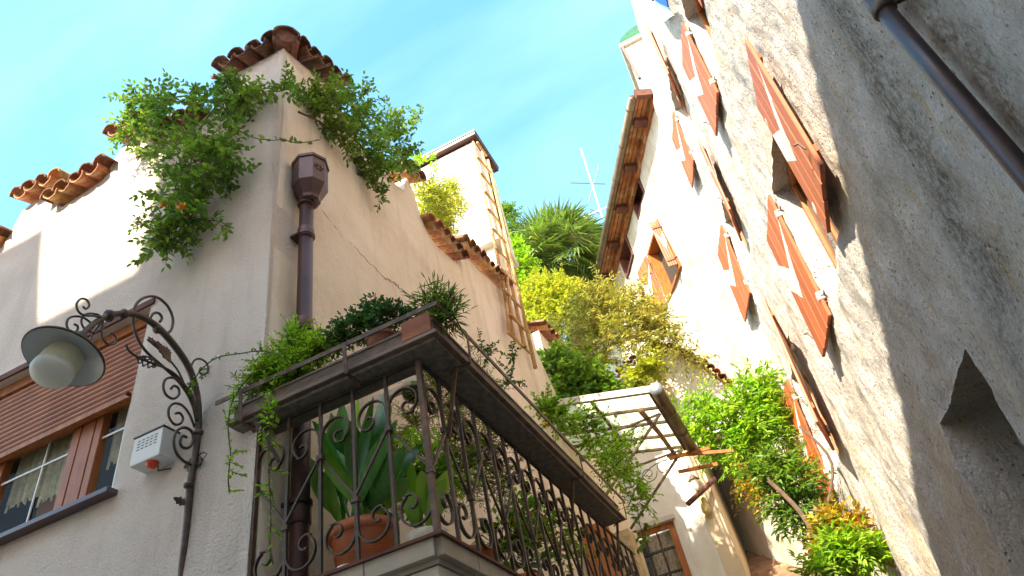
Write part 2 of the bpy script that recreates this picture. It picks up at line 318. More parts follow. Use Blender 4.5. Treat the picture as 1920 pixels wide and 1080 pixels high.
# ------------------------------------------------------------------ vegetation kit
def leaf_tpl(kind):                          # verts with x along the leaf, y across, z up; triangles
    if kind == 'oval': xs = [(0, 0), (.3, .24), (.65, .22)]
    elif kind == 'narrow': xs = [(0, 0), (.25, .07), (.6, .06)]
    elif kind == 'small': xs = [(0, 0), (.4, .32), (.75, .25)]
    elif kind == 'lance': xs = [(0, 0), (.3, .15), (.65, .12)]
    V = [(0, 0, 0), (xs[1][0], 0, -.03), (xs[2][0], 0, -.05), (1, 0, -.16),
         (xs[1][0], xs[1][1], .05), (xs[2][0], xs[2][1], .03), (xs[1][0], -xs[1][1], .05), (xs[2][0], -xs[2][1], .03)]
    T = [(0, 1, 4), (1, 2, 5), (1, 5, 4), (2, 3, 5), (0, 6, 1), (1, 7, 2), (1, 6, 7), (2, 7, 3)]
    return np.array(V, float), np.array(T)
def leaf_frames(d, nrm):
    d = d/(np.linalg.norm(d, axis=1)[:, None]+1e-9); n = nrm-d*np.sum(nrm*d, 1)[:, None]
    n /= np.linalg.norm(n, axis=1)[:, None]+1e-9; return np.stack([d, np.cross(n, d), n], 2)      # columns
def leaves_mesh(name, pos, d, nrm, size, kind, m):
    V, T = leaf_tpl(kind); R = leaf_frames(d, nrm)
    A = np.einsum('nij,vj->nvi', R, V)*size[:, None, None]+pos[:, None, :]
    Fq = (T[None]+np.arange(len(pos))[:, None, None]*len(V)).reshape(-1, 3)
    return npmesh(name, A.reshape(-1, 3), Fq, m)
def shoots(starts, dirs, lengths, leafsize, rng, grav=.5, wig=.35, gap=None, spread=55, pairs=True, seg=.04, upn=1.0):
    S = dict(pos=[], d=[], n=[], s=[], stems=[])
    gap = gap or leafsize*.55
    for p, d, L in zip(starts, dirs, lengths):
        p = np.array(p, float); d = np.array(d, float); d /= np.linalg.norm(d)+1e-9; n = max(2, int(L/seg)); pts = [p.copy()]; acc = 0
        side = 1
        for i in range(n):
            d = d+rng.normal(0, wig*.3, 3)+np.array([0, 0, -grav*seg]); d /= np.linalg.norm(d)
            p = p+d*seg; pts.append(p.copy()); acc += seg
            while acc > gap:
                acc -= gap; side = -side
                for sgn in ((1, -1) if pairs else (side,)):
                    u = np.cross(d, (0, 0, 1)); u /= np.linalg.norm(u)+1e-6
                    a = math.radians(spread+rng.normal(0, 15)); ld = d*math.cos(a)+sgn*u*math.sin(a)+rng.normal(0, .22, 3)
                    S['pos'].append(p-d*acc); S['d'].append(ld); S['n'].append(np.array([0, 0, upn])+rng.normal(0, .45, 3)); S['s'].append(leafsize*rng.uniform(.6, 1.2)*(1-.35*i/n))
        S['pos'].append(p); S['d'].append(d+rng.normal(0, .1, 3)); S['n'].append(np.array([0, 0, 1])+rng.normal(0, .3, 3)); S['s'].append(leafsize*.7)
        S['stems'].append(np.array(pts))
    for k in ('pos', 'd', 'n', 's'): S[k] = np.array(S[k])
    return S
def build_plant(root, S, kind, m, mono=None, n_single=0, stem_r=.003, stemmat=None, leafname='leaf', stemname='stem'):
    mb = MB()
    for pts in S['stems']:
        q = pts[::2] if len(pts) > 5 else pts
        if len(q) > 1: mb.tube(q, np.linspace(stem_r, stem_r*.4, len(q)), 3, cap=False)
    mb.build(stemname, stemmat or twigm, root, kind='stuff')
    pos, d, n, s = S['pos'], S['d'], S['n'], S['s']
    if n_single and mono:
        sc = s/np.linalg.norm(pos-EYE, axis=1); idx = np.argsort(-sc)[:n_single]; V, T = leaf_tpl(kind)
        me = npmesh(leafname, V, T, mono); R = leaf_frames(d[idx], n[idx])
        for k, i in enumerate(idx):
            A = R[k]*s[i]; Mx = Matrix([[*A[0], pos[i][0]], [*A[1], pos[i][1]], [*A[2], pos[i][2]], [0, 0, 0, 1]]); inst(leafname, me, root, Mx)
        keep = np.ones(len(pos), bool); keep[idx] = False; pos, d, n, s = pos[keep], d[keep], n[keep], s[keep]
    if len(pos): link(bpy.data.objects.new('foliage', leaves_mesh('foliage', pos, d, n, s, kind, m)), root)['kind'] = 'stuff'
def blob_shoots(blobs, nper, length, leafsize, rng, outward=1.0, **kw):   # blobs: (centre, radius3)
    st, di, le = [], [], []
    for (c, r) in blobs:
        c = np.array(c, float); r = np.array(r if np.ndim(r) else (r, r, r), float)
        for _ in range(nper):
            u = rng.normal(0, 1, 3); u /= np.linalg.norm(u); k = rng.uniform(0, 1)**.5
            st.append(c+u*r*k*.8); di.append(u*outward+rng.normal(0, .4, 3)+np.array([0, 0, .25])); le.append(length*rng.uniform(.4, 1.2))
    return shoots(st, di, le, leafsize, rng, **kw)
def pxblobs(spec, ax, val, depth=1.0):       # (x, y, radius px) photo measurements carried onto a real plane
    out = []
    for q in spec:
        p = P(q[0], q[1], ax, val if len(q) < 4 else q[3]); r = q[2]*pxm(p); out.append((p, (r, r*depth, r)))
    return out

# ------------------------------------------------------------------ walls as real relief
def lines(a, b, step, marks=()):
    v = list(np.linspace(a, b, max(2, int(round((b-a)/step))+1)))
    for m_ in marks:
        v = [x for x in v if abs(x-m_) > step*.45 or x in (a, b)]; v.append(m_)
    return np.array(sorted(v))
def wallgrid(name, Sf, inward, sv, zv, m, parent=None, openings=(), top=None, zfix=6.5, depth=.35, thick=.3, kind=None, label=None):
    inward = np.array(inward, float); ns, nz_ = len(sv), len(zv)
    SS, ZZ = np.meshgrid(sv, zv, indexing='ij')
    if top is not None:
        tp = np.array([top(s) for s in sv])[:, None]; ztop = zv[-1]
        ZZ = np.where(ZZ > zfix, zfix+(ZZ-zfix)/(ztop-zfix)*(tp-zfix), ZZ)
    V = Sf(SS, ZZ).reshape(-1, 3); idx = np.arange(ns*nz_).reshape(ns, nz_)
    a, b, c, d = idx[:-1, :-1], idx[1:, :-1], idx[1:, 1:], idx[:-1, 1:]
    sc = (sv[:-1]+sv[1:])/2; zc = (zv[:-1]+zv[1:])/2; keep = np.ones((ns-1, nz_-1), bool)
    for (s0, s1, z0, z1, *_) in openings: keep &= ~(((sc > s0) & (sc < s1))[:, None] & ((zc > z0) & (zc < z1))[None])
    Fq = np.stack([a, b, c, d], -1)[keep]
    extra_v = []; extra_f = []; n0 = len(V)
    def skirt(ids, off):                     # a strip going inward from a run of existing vertices
        base = n0+len(extra_v)
        for i in ids: extra_v.append(V[i]+off)
        for k in range(len(ids)-1): extra_f.append((ids[k], ids[k+1], base+k+1, base+k))
    off = inward*thick
    skirt(list(idx[:, -1]), off); skirt(list(idx[0, :]), off); skirt(list(idx[-1, :]), off)
    for (s0, s1, z0, z1, *dd) in openings:
        i0, i1 = np.argmin(abs(sv-s0)), np.argmin(abs(sv-s1)); j0, j1 = np.argmin(abs(zv-z0)), np.argmin(abs(zv-z1)); o2 = inward*(dd[0] if dd else depth)
        skirt(list(idx[i0:i1+1, j0]), o2); skirt(list(idx[i0:i1+1, j1]), o2); skirt(list(idx[i0, j0:j1+1]), o2); skirt(list(idx[i1, j0:j1+1]), o2)
    V2 = np.vstack([V, np.array(extra_v)]); F2 = np.vstack([Fq.reshape(-1, 4), np.array(extra_f)])
    o = link(bpy.data.objects.new(name, npmesh(name, V2, F2, m, smooth=False)), parent); 
    sm = np.zeros(len(o.data.polygons), bool); sm[:len(Fq)] = True; o.data.polygons.foreach_set('use_smooth', sm)
    return tag(o, label, kind=kind)
def interp(pts):
    xs = [p[0] for p in pts]; zs = [p[1] for p in pts]; return lambda s: float(np.interp(s, xs, zs))

# ------------------------------------------------------------------ ground, alley stair, hillside
g = MB(); g.add([(-400, -400, 0), (400, -400, 0), (400, 400, 0), (-400, 400, 0)], [(0, 1, 2, 3)]).build('ground', gravel, kind='structure')
st = MB().hexa([(-.95, 6.3, .01), (2.4, 6.3, .01), (2.4, 17.2, .01), (-.95, 17.2, .01), (-.95, 6.3, .02), (2.4, 6.3, .02), (2.4, 17.2, 6.9), (-.95, 17.2, 6.9)]).build('alley_stair', stepm, kind='structure')
for k in range(28):
    y0 = 6.35+.365*k; z1 = .225*(k+1); xs = [-.88]+sorted(np.clip(-.88+.55*np.arange(1, 5)+RNG.uniform(-.1, .1, 4), -.8, 1.9))+[2.2]
    for a_, b_ in zip(xs[:-1], xs[1:]):
        j = RNG.uniform(-.012, .012, 3)
        bx = MB().prism([(a_+.004, y0+j[0], z1-.065), (a_+.004, y0+.05, z1-.075), (a_+.004, y0+.055+j[1], z1-.26), (a_+.004, y0+.42, z1-.26), (a_+.004, y0+.42, z1+j[1]), (a_+.004, y0+j[0]+.01, z1+j[1])], (b_-a_-.008, 0, 0)); bx.build('stone_step', stepm, st, bevel=.02)
hv = []; n = 24
hx = np.linspace(-30, 30, n); hy = np.linspace(12, 60, n); HX, HY = np.meshgrid(hx, hy, indexing='ij')
HZ = np.clip((HY-13.3)*1.0, -2, 22)*np.clip((4-HX)/3, 0, 1)+vnoise(HX, HY, 3, 4)*.8-1
idx = np.arange(n*n).reshape(n, n)
hill = link(bpy.data.objects.new('hillside', npmesh('hillside', np.stack([HX, HY, HZ], -1).reshape(-1, 3), np.stack([idx[:-1, :-1], idx[1:, :-1], idx[1:, 1:], idx[:-1, 1:]], -1).reshape(-1, 4), hillm, True))); hill['kind'] = 'structure'

# ------------------------------------------------------------------ houses across the lane, behind the photographer (their roofs throw the shade)
def back_house(x0, x1, y1, h, label, depth=5):
    t = thing('neighbour_house', label, 'house', ((x0+x1)/2, y1-depth/2, 0))
    MB().box((x0, y1-depth, 0), (x1, y1, h-.25)).build('wall', stuccoR, t)
    MB().box((x0-.0, y1-depth-.1, h-.25), (x1+.0, y1, h)).build('roof', tiledark, t)
    for kx in np.arange(x0+.8, x1-.9, 1.6):
        for kz in np.arange(2.2, h-2, 3): 
            w_ = MB().box((kx, y1+.003, kz), (kx+.8, y1+.05, kz+1.3)).build('window', frame_d, t)
back_house(-14, -7.41, -6, 14.15, 'tall cream house behind the photographer at the far left of the lane')
back_house(-7.40, -5.97, -6, 12.77, 'narrow lower cream house between the two taller ones behind the photographer', 4)
back_house(-5.96, -4.15, -6, 17.0, 'slim tower house rising above its neighbours behind the photographer', 3)
back_house(-4.14, 7.5, -6, 13.12, 'long low cream house behind the photographer facing the alley')

# ------------------------------------------------------------------ LEFT HOUSE
XC, YC = -2.345, 2.6
LH = thing('corner_house', 'cream stucco corner house with stepped tiled parapet, roller shutter window and iron balcony', 'house', (XC, YC, 0))
topL = interp([(-12, 6.6), (-6.6, 6.9), (-5.66, 7.10), (-5.62, 7.22), (-5.585, 7.35), (-5.57, 7.56), (-5.54, 7.60), (-5.02, 7.58), (-4.985, 7.25), (-4.94, 7.20), (-4.33, 7.30), (-4.325, 7.50), (-4.31, 7.66), (-4.28, 7.74), (-4.2, 7.75), (-4.0, 7.72), (-3.93, 7.45), (-3.7, 7.32), (-3.3, 7.30), (-3.12, 7.40), (-3.03, 7.60), (-2.99, 7.84), (-2.95, 7.86), (-2.30, 7.80)])
WX0, WX1, WZ0, WZ1 = -6.6, -3.395, 3.72, 5.16
def SL(s, z): return np.stack([s, np.full_like(s, YC)+vnoise(s, z, .9, 1)*.03+vnoise(s, z, .25, 2)*.008-.02, z], -1)
marksL = [WX0, WX1, -5.66, -5.57, -5.02, -4.985, -4.33, -4.31, -4.28]
wallgrid('wall', SL, (0, 1, 0), lines(-12, XC, .08, marksL), lines(0, 9, .1, (WZ0, WZ1)), stucco, LH, [(WX0, WX1, WZ0, WZ1)], topL, 6.2, .22, .3)
topR = interp([(2.6, 7.80), (3.38, 8.15), (3.42, 8.1), (3.5, 7.9), (3.8, 7.75), (4.5, 7.75), (4.72, 7.85), (4.78, 8.16), (4.90, 8.20), (4.97, 8.0), (5.03, 7.72), (5.15, 7.52), (5.4, 7.46), (5.95, 7.64), (6.02, 7.72), (6.05, 8.05), (6.4, 8.1), (7.63, 8.42), (7.9, 8.3), (8.6, 7.89), (9.37, 7.0), (9.6, 6.7)])
def SR(s, z): return np.stack([np.full_like(s, XC)+vnoise(s, z, .9, 5)*.03+vnoise(s, z, .25, 6)*.008+.01, s, z], -1)
wallgrid('wall', SR, (-1, 0, 0), lines(YC+.02, 9.6, .08, (4.97, 5.03, 5.95, 6.02, 6.05)), lines(0, 9, .1), stuccoR, LH, (), topR, 6.2, .2, .3)
MB().box((-12, YC+.35, 6.3), (XC-.35, 9.3, 6.5)).build('roof', stone, LH)
# tiles: each barrel tile its own piece
def tile_mesh(name, m, r0=.088, r1=.068, L=.40, th=.014, up=True, seed=0):
    rng = np.random.default_rng(seed); n = 9; V = []; 
    for (y, r) in ((0, r0), (.5, (r0+r1)/2), (1, r1)):
        for k in range(n):
            a = PI*k/(n-1); jj = rng.normal(0, .0032); s_ = 1 if up else -1
            V.append(((r+jj)*math.cos(a), y*L, s_*(r+jj)*math.sin(a)*.85)); V.append(((r-th+jj)*math.cos(a), y*L, s_*(r-th+jj)*math.sin(a)*.85))
    Fc = []
    for b in range(2):
        for k in range(n-1):
            A, B = (b*n+k)*2, (b*n+k+1)*2; A2, B2 = A+2*n, B+2*n
            Fc += [(A, B, B2, A2), (A+1, A2+1, B2+1, B+1)]
    for b in (0, 2):
        for k in range(n-1): A, B = (b*n+k)*2, (b*n+k+1)*2; Fc.append((A, A+1, B+1, B))
    for b in range(2):
        for k in (0, n-1): A = (b*n+k)*2; Fc.append((A, A+1, A+1+2*n, A+2*n))
    me = bpy.data.meshes.new(name); me.from_pydata(V, [], Fc); me.materials.append(m); me.update(); return me
TU = {}; 
for nm, mm in (('l', tile), ('d', tiledark)):
    for up in (True, False): TU[nm, up] = [tile_mesh('barrel_tile', mm, up=up, seed=s_) for s_ in range(4)]
def coping(parent, p0, p1, out, nm='l', proj=.16, spacing=.18, tilt=18, name='roof_tile', L=.40, scale=1.0, lift=.05):
    """pan tiles side by side along p0-p1 with a cover tile over each joint; 'out' points off the wall"""
    p0 = np.array(p0, float); p1 = np.array(p1, float); D = p1-p0; n = max(2, int(round(np.linalg.norm(D)/spacing)))
    out = np.array(out, float); t = math.radians(tilt); back = -out*math.cos(t)+np.array([0, 0, math.sin(t)])
    xd = D/np.linalg.norm(D); xd -= back*(xd@back); xd /= np.linalg.norm(xd); zd = np.cross(xd, back)
    if zd[2] < 0: xd = -xd; zd = -zd
    for k in range(2*n+1):
        pan = k % 2 == 1
        f = k/(2*n); q = p0+D*f+out*(proj+random.uniform(-.015, .015)-(.0 if pan else .02))+np.array([0, 0, lift+(.03 if pan else .065)])*scale
        if not pan and k in (0, 2*n) and False: continue
        r = Matrix.Rotation(random.uniform(-.06, .06), 3, 'Z') @ Matrix.Rotation(random.uniform(-.05, .05), 3, 'Y')
        B = Matrix([[xd[i], back[i], zd[i]] for i in range(3)]) @ r
        Mx = Matrix.Translation(Vector(q)) @ B.to_4x4() @ Matrix.Diagonal((scale, L/.40, scale, 1))
        inst(name, random.choice(TU[nm if pan or random.random() < .35 else 'd', not pan]), parent, Mx)
Ln, Rn = (0, -1, 0), (1, 0, 0)
coping(LH, (-2.44, YC, 7.80), (-3.02, YC, 7.86), Ln, 'd')  # corner tiles use the darker copy, their shade painted in
coping(LH, (-3.25, YC, 7.26), (-3.75, YC, 7.30), Ln, 'l')
coping(LH, (-4.02, YC, 7.72), (-4.36, YC, 7.76), Ln, 'l')
coping(LH, (-4.36, YC, 7.27), (-5.02, YC, 7.22), Ln, 'l', spacing=.165)
coping(LH, (-5.06, YC, 7.57), (-5.56, YC, 7.60), Ln, 'l', spacing=.165)
coping(LH, (-5.66, YC, 7.10), (-7.0, YC, 6.9), Ln, 'l')
coping(LH, (XC, 2.72, 7.86), (XC, 3.42, 8.18), Rn, 'd')
coping(LH, (XC, 4.76, 8.16), (XC, 4.98, 8.18), Rn, 'l')
coping(LH, (XC, 5.10, 7.52), (XC, 6.0, 7.64), Rn, 'l', tilt=22)
coping(LH, (XC, 6.15, 8.06), (XC, 7.75, 8.42), Rn, 'l', tilt=22)
# big hip tile over the corner
hip = tile_mesh('hip_tile', tiledark, .125, .10, .5, .02, True, 9)
B = Matrix.Rotation(math.radians(45), 4, 'Z') @ Matrix.Rotation(math.radians(12), 4, 'X')
inst('hip_tile', hip, LH, Matrix.Translation((XC+.09, YC-.09, 7.88)) @ B)
hb = MB().lathe([(.0, 0), (.10, .0), (.125, .03), (.12, .3)], (0, 0, 0), 12, (0, 1, 0)); hm = hb.mesh('mortar_plug', tiledark)
inst('mortar_plug', hm, LH, Matrix.Translation((XC+.07, YC-.07, 7.91)) @ B)
# cracks
def crack(ax, val, px, w=.0035):
    pts = []
    for (a, b) in zip(px[:-1], px[1:]):
        for f in np.linspace(0, 1, 8)[:-1]: pts.append(P(a[0]+(b[0]-a[0])*f+random.uniform(-2, 2), a[1]+(b[1]-a[1])*f+random.uniform(-2, 2), ax, val))
    rr = [w*random.uniform(.4, 1.3) for _ in pts]; rr[-1] = .0008; rr[0] = .001
    MB().tube(pts, rr, 4).build('crack', bark, LH)
crack('Y', YC-.012, [(516, 328), (495, 333), (470, 350), (440, 368), (405, 382)])
crack('X', XC+.014, [(603, 393), (640, 440), (690, 490), (720, 520), (745, 535), (775, 565)], .004)
crack('Y', YC-.012, [(292, 440), (275, 455), (245, 478)], .003)

# window with roller shutter
win = link(bpy.data.objects.new('window', MB().box((WX0, YC+.17, WZ0+.002), (WX1-.002, YC+.215, WZ0+.05)).mesh('window', frame_d)), LH)
def wbox(a, b, name='frame', m=frame_d, par=win, **k): return MB().box(a, b).build(name, m, par, bevel=.004, **k)
yf = YC+.12
for xa, xb in ((-6.6, -6.5), (-5.0, -4.93), (-4.92, -4.80), (-4.79, -4.72), (-4.075, -4.0), (-3.99, -3.87), (-3.86, -3.80), (-3.45, -3.40)): wbox((xa, yf, WZ0+.05), (xb, yf+.06, WZ1-.05))
for z0, z1 in ((WZ0+.05, WZ0+.13), (4.50, 4.58)): wbox((WX0, yf+.012, z0), (WX1-.003, yf+.05, z1))
for xa, xb in ((-6.5, -5.0), (-4.72, -4.075), (-3.80, -3.45)):
    MB().add([(xa, yf+.03, WZ0+.13), (xb, yf+.03, WZ0+.13), (xb, yf+.03, 4.6), (xa, yf+.03, 4.6)], [(0, 1, 2, 3)]).build('pane', glass, win)
for x in (-4.33, -3.60, -5.7): MB().box((x-.006, yf+.02, WZ0+.13), (x+.006, yf+.028, 4.6)).build('glazing_bar', white_p, win)
for xa, xb in ((-4.72, -4.075), (-3.80, -3.45), (-6.5, -5.0)): MB().box((xa, yf+.0205, 4.30), (xb, yf+.0275, 4.315)).build('glazing_bar', white_p, win)
def curtain_obj(xa, xb, z0, z1, lace=.05):
    n = 60; V = []; Fq = []
    for i in range(n+1):
        x = xa+(xb-xa)*i/n; dy = .012*math.sin(i*.9)+.006*math.sin(i*2.3); zb = z0+lace*abs(math.sin(i*.26))+.0
        V += [(x, yf+.10+dy, zb), (x, yf+.10+dy, z1)]
    MB().add(V, [(2*i, 2*i+2, 2*i+3, 2*i+1) for i in range(n)]).build('curtain', curtain, win)
curtain_obj(-3.80, -3.45, 4.10, 4.62); curtain_obj(-4.40, -4.08, 4.05, 4.62); curtain_obj(-4.72, -4.42, 4.12, 4.62); curtain_obj(-6.5, -5.0, 4.15, 4.62)
MB().box((-3.78, yf+.16, WZ0), (-3.44, yf+.17, 4.62)).build('inner_blind', M('cream_blind', (.85, .74, .50), .8), win)
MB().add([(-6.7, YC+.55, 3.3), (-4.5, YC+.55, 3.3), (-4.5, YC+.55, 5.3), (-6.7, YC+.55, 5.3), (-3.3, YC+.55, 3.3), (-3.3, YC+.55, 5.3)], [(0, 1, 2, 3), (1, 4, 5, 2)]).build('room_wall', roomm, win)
MB().box((-4.66, YC+.40, 3.6), (-4.36, YC+.46, 4.5)).build('inner_panel', roomo, win)
sh = link(bpy.data.objects.new('roller_shutter', MB().box((WX0+.002, YC+.045, WZ1-.09), (WX1-.004, YC+.115, WZ1-.002)).mesh('roller_box', frame_w)), LH)
k = 0; z = WZ1-.095
while z > 4.50:
    me = MB(); n = 7; pr = [(WX0+.004, YC+.075-.016*math.sin(PI*i/(n-1)), z-.042*i/(n-1)) for i in range(n)]
    me.prism(pr+[(WX0+.004, YC+.095, z-.042), (WX0+.004, YC+.095, z)], (WX1-WX0-.012, 0, 0)).build('slat', slatm, sh); z -= .0455
MB().box((WX0+.004, YC+.05, z-.012), (WX1-.008, YC+.10, z+.028)).build('bottom_rail', frame_w, sh)
MB().lathe([(0, 0), (.012, 0), (.015, .02), (.012, .035), (0, .035)], (-3.50, YC+.05, z+.0), 10, (0, -1, 0)).build('stopper', darkwood, sh)
MB().box((WX0, YC-.03, WZ1+.001), (WX1+.03, YC+.045, WZ1+.055)).build('lintel_board', darkwood, LH)
sill = MB().box((WX0, YC-.085, WZ0-.035), (WX1+.05, YC+.16, WZ0-.002)).build('window_sill', M('blue_grey_sill', (.07, .06, .085), .4, (.10, .05, .045), 5, spec=.5), LH, bevel=.004)

# rainwater pipe with hopper head
RP = thing('rain_pipe', 'brown downpipe with octagonal hopper head beside the house corner', 'downpipe', (XC+.1, 2.93, 0))
pc = P(572, 520, 'X', XC+.10); px_, py_ = XC+.10, float(pc[1])
MB().lathe([(.052, 0), (.052, 5.86)], (px_, py_, 0), 18).build('pipe', copper, RP, True)
for zc in (1.6, 3.25, 4.55, 5.42): MB().lathe([(.058, -.05), (.060, -.045), (.060, .045), (.058, .05)], (px_, py_, zc), 18).build('joint_sleeve', copper, RP, True)
for zc in (3.32, 5.40): MB().lathe([(.066, -.012), (.066, .012)], (px_, py_, zc), 16).box((XC+.005, py_-.06, zc-.010), (px_, py_+.06, zc+.010)).build('pipe_clamp', copper, RP)
hz = 5.74; MB().lathe([(.058, 0), (.080, .02), (.085, .05), (.138, .17), (.138, .43), (.148, .435), (.150, .46), (.140, .465), (.125, .465), (.12, .30)], (px_+.03, py_, hz), 8, caps=False).build('hopper_head', copper, RP)
MB().lathe([(.062, -.015), (.068, .0), (.062, .015)], (px_, py_, hz), 18).build('hopper_ring', copper, RP, True)
dirf = np.array([.92, -.38, 0]); dirf /= np.linalg.norm(dirf)
for k in range(6):
    a = k*PI/3; sd = np.cross(dirf, (0, 0, 1)); c0 = np.array([px_+.03, py_, hz+.32])+dirf*.1295; u = sd*math.cos(a)+np.array([0, 0, 1])*math.sin(a); w = np.cross(dirf, u)
    MB().prism([c0+u*.010, c0+u*.028+w*.009, c0+u*.046, c0+u*.028-w*.009], dirf*.004).build('pierced_petal', black_p, RP)

# alarm box
p0 = P(255, 838, 'Y', YC-.02); bx0, bx1 = P(248, 845, 'Y', YC-.13)[0], P(303, 822, 'Y', YC-.13)[0]
bz0, bz1 = P(252, 872, 'Y', YC-.13)[2], P(256, 822, 'Y', YC-.13)[2]
AL = thing('alarm_box', 'small white louvred alarm box with a round red lamp below the window corner', 'alarm', ((bx0+bx1)/2, YC, bz0))
MB().box((bx0, YC-.13, bz0), (bx1, YC-.005, bz1)).build('case', white_p, AL, bevel=.006)
for r in range(4):
    for c in range(5): 
        x = bx0+.035+c*.031; zz = bz1-.03-r*.019
        MB().box((x, YC-.1315, zz-.005), (x+.02, YC-.12, zz)).build('vent_slot', black_p, AL)
MB().lathe([(0, -.035), (.022, -.03), (.034, -.012), (.036, 0), (0, .001)], ((bx0+bx1)/2+.015, YC-.085, bz0), 16).build('red_lamp', red_l, AL, True)
MB().box((bx0-.004, YC-.135, bz1), (bx1+.004, YC-.004, bz1+.008)).build('case_lid', iron, AL)
MB().tube([(bx0+.12, YC-.04, bz0), (bx0+.12, YC-.035, bz0-.03), (bx0+.2, YC-.02, bz0-.04)], .004, 5).build('cable', black_p, AL)

# ------------------------------------------------------------------ wrought iron street lamp, all in one plane off the wall
XL_ = -2.77
SLp = thing('street_lamp', 'wrought iron scroll bracket lamp with round enamel shade and frosted globe', 'street lamp', (XL_, YC-.03, 3.1))
def Lq(pts, dx=0): return np.array([P(x/2, 540+y/2, 'X', XL_)+np.array([dx, 0, 0]) for x, y in pts])
def smooth(p, n=5):
    p = np.array(p, float); out = []
    for i in range(len(p)-1):
        p0, p1, p2, p3 = p[max(i-1, 0)], p[i], p[i+1], p[min(i+2, len(p)-1)]
        for t in np.linspace(0, 1, n, endpoint=False): out.append(.5*((2*p1)+(p2-p0)*t+(2*p0-5*p1+4*p2-p3)*t*t+(3*p1-p0-3*p2+p3)*t**3))
    out.append(p[-1]); return np.array(out)
pole = [(683, 1160), (683, 1060), (700, 900), (716, 720), (737, 600), (744, 480), (738, 400), (715, 315), (672, 240), (605, 160), (550, 118), (500, 98), (450, 96), (405, 104), (360, 128), (322, 160), (300, 182)]
MB().tube(smooth(Lq(pole), 6), np.concatenate([np.full(55, .020), np.linspace(.020, .015, 42)]), 10).build('pole', iron, SLp, True)
for (x, y), r in (((742, 545), .032), ((463, 97), .030), ((408, 104), .034), ((590, 155), .026), ((707, 740), .026)):
    c = Lq([(x, y)])[0]; a = Lq([(x-2, y+4)])[0]; MB().lathe([(r*.7, -.016), (r, -.009), (r, .009), (r*.7, .016)], c, 12, {742: (0, 0, 1), 463: (0, 1, .2), 408: (0, 1, .5), 590: (0, 1, 1), 707: (0, 0, 1)}[x]).build('collar', iron, SLp, True)
scr = [
 ([(505, 95), (515, 60), (545, 34), (590, 30), (632, 62), (654, 112), (645, 158), (612, 168), (582, 145), (570, 115), (582, 92), (602, 92), (613, 110), (605, 124)], .0085),
 ([(505, 95), (500, 130), (512, 180), (545, 235), (600, 285), (655, 335), (695, 385), (722, 440), (736, 500)], .0085),
 ([(465, 222), (468, 216), (472, 232), (490, 250), (510, 262), (545, 278), (585, 292), (630, 312), (670, 345), (705, 395), (725, 450), (736, 500)], .007),
 ([(558, 190), (600, 225), (640, 265), (672, 305), (692, 345), (712, 395)], .006),
 ([(722, 335), (716, 300), (728, 272), (752, 266), (776, 284), (779, 312), (762, 326), (748, 314), (753, 298)], .0065),
 ([(733, 470), (712, 400), (680, 362), (645, 340), (615, 345), (606, 375), (618, 405), (645, 418), (665, 402), (662, 378), (645, 370), (634, 382)], .0075),
 ([(736, 520), (716, 470), (690, 438), (660, 430), (640, 448), (640, 480), (660, 508), (684, 505), (692, 484), (680, 466), (664, 468)], .0075),
 ([(722, 665), (690, 650), (662, 620), (651, 580), (660, 540), (690, 523), (718, 538), (724, 570), (710, 597), (686, 598), (674, 578), (684, 556), (700, 560)], .0085),
 ([(380, 115), (345, 108), (310, 106), (288, 92), (280, 65), (296, 44), (318, 48), (328, 68), (316, 82), (304, 72)], .006),
 ([(350, 130), (320, 108), (285, 103), (262, 113), (257, 138), (272, 160), (294, 158), (298, 140), (284, 132)], .006),
 ([(370, 100), (340, 95), (315, 102), (305, 125), (315, 150), (340, 165), (370, 165), (384, 150)], .0055),
 ([(365, 105), (380, 130), (375, 165), (380, 195), (400, 215), (425, 210), (427, 186), (410, 172), (396, 184)], .006),
 ([(395, 115), (360, 160), (340, 200), (318, 200), (315, 182), (330, 178)], .0055)]
for i, (pts, r) in enumerate(scr): MB().tube(smooth(Lq(pts, .012*((i % 3)-1)), 4), r, 6).build('scroll', iron, SLp, True)
for k in range(5):                           # birdcage twist
    a = k*2*PI/5; c0, c1 = Lq([(512, 262)])[0], Lq([(588, 292)])[0]; d = c1-c0; L_ = np.linalg.norm(d); d /= L_; u = np.array([1, 0, 0]); w = np.cross(d, u); pts = []
    for f in np.linspace(0, 1, 13): pts.append(c0+d*L_*f+(u*math.cos(a+f*5)+w*math.sin(a+f*5))*.030*math.sin(PI*f)**.7)
    MB().tube(pts, .0042, 5).build('twisted_cage', iron, SLp, True)
def leafplate(c, d, L, wd, name, par, m, nrm=(1, 0, 0), curl=.2):
    d = np.array(d, float); d /= np.linalg.norm(d); nrm = np.array(nrm, float); s = np.cross(d, nrm); s /= np.linalg.norm(s); V = []; n = 8
    for i in range(n+1):
        f = i/n; w_ = wd*math.sin(PI*min(1, f*.9+.06))*(1+.28*math.sin(f*22)); b = np.array(c)+d*L*f+nrm*curl*L*f*f
        V += [b+s*w_+nrm*.25*w_, b, b-s*w_+nrm*.25*w_]
    Fq = [(3*i+j, 3*i+j+1, 3*i+4+j, 3*i+3+j) for i in range(n) for j in (0, 1)]
    o = MB().add(V, Fq).build(name, m, par, True); mo = o.modifiers.new('s', 'SOLIDIFY'); mo.thickness = .004; return o
for (a, b, wd) in (((640, 280), (575, 205), .030), ((600, 240), (585, 200), .022), ((585, 218), (550, 185), .018), ((636, 262), (618, 222), .02)):
    q0, q1 = Lq([a, b]); leafplate(q0, q1-q0, np.linalg.norm(q1-q0), wd, 'iron_leaf', SLp, ironrust, (1, 0, 0), .1)
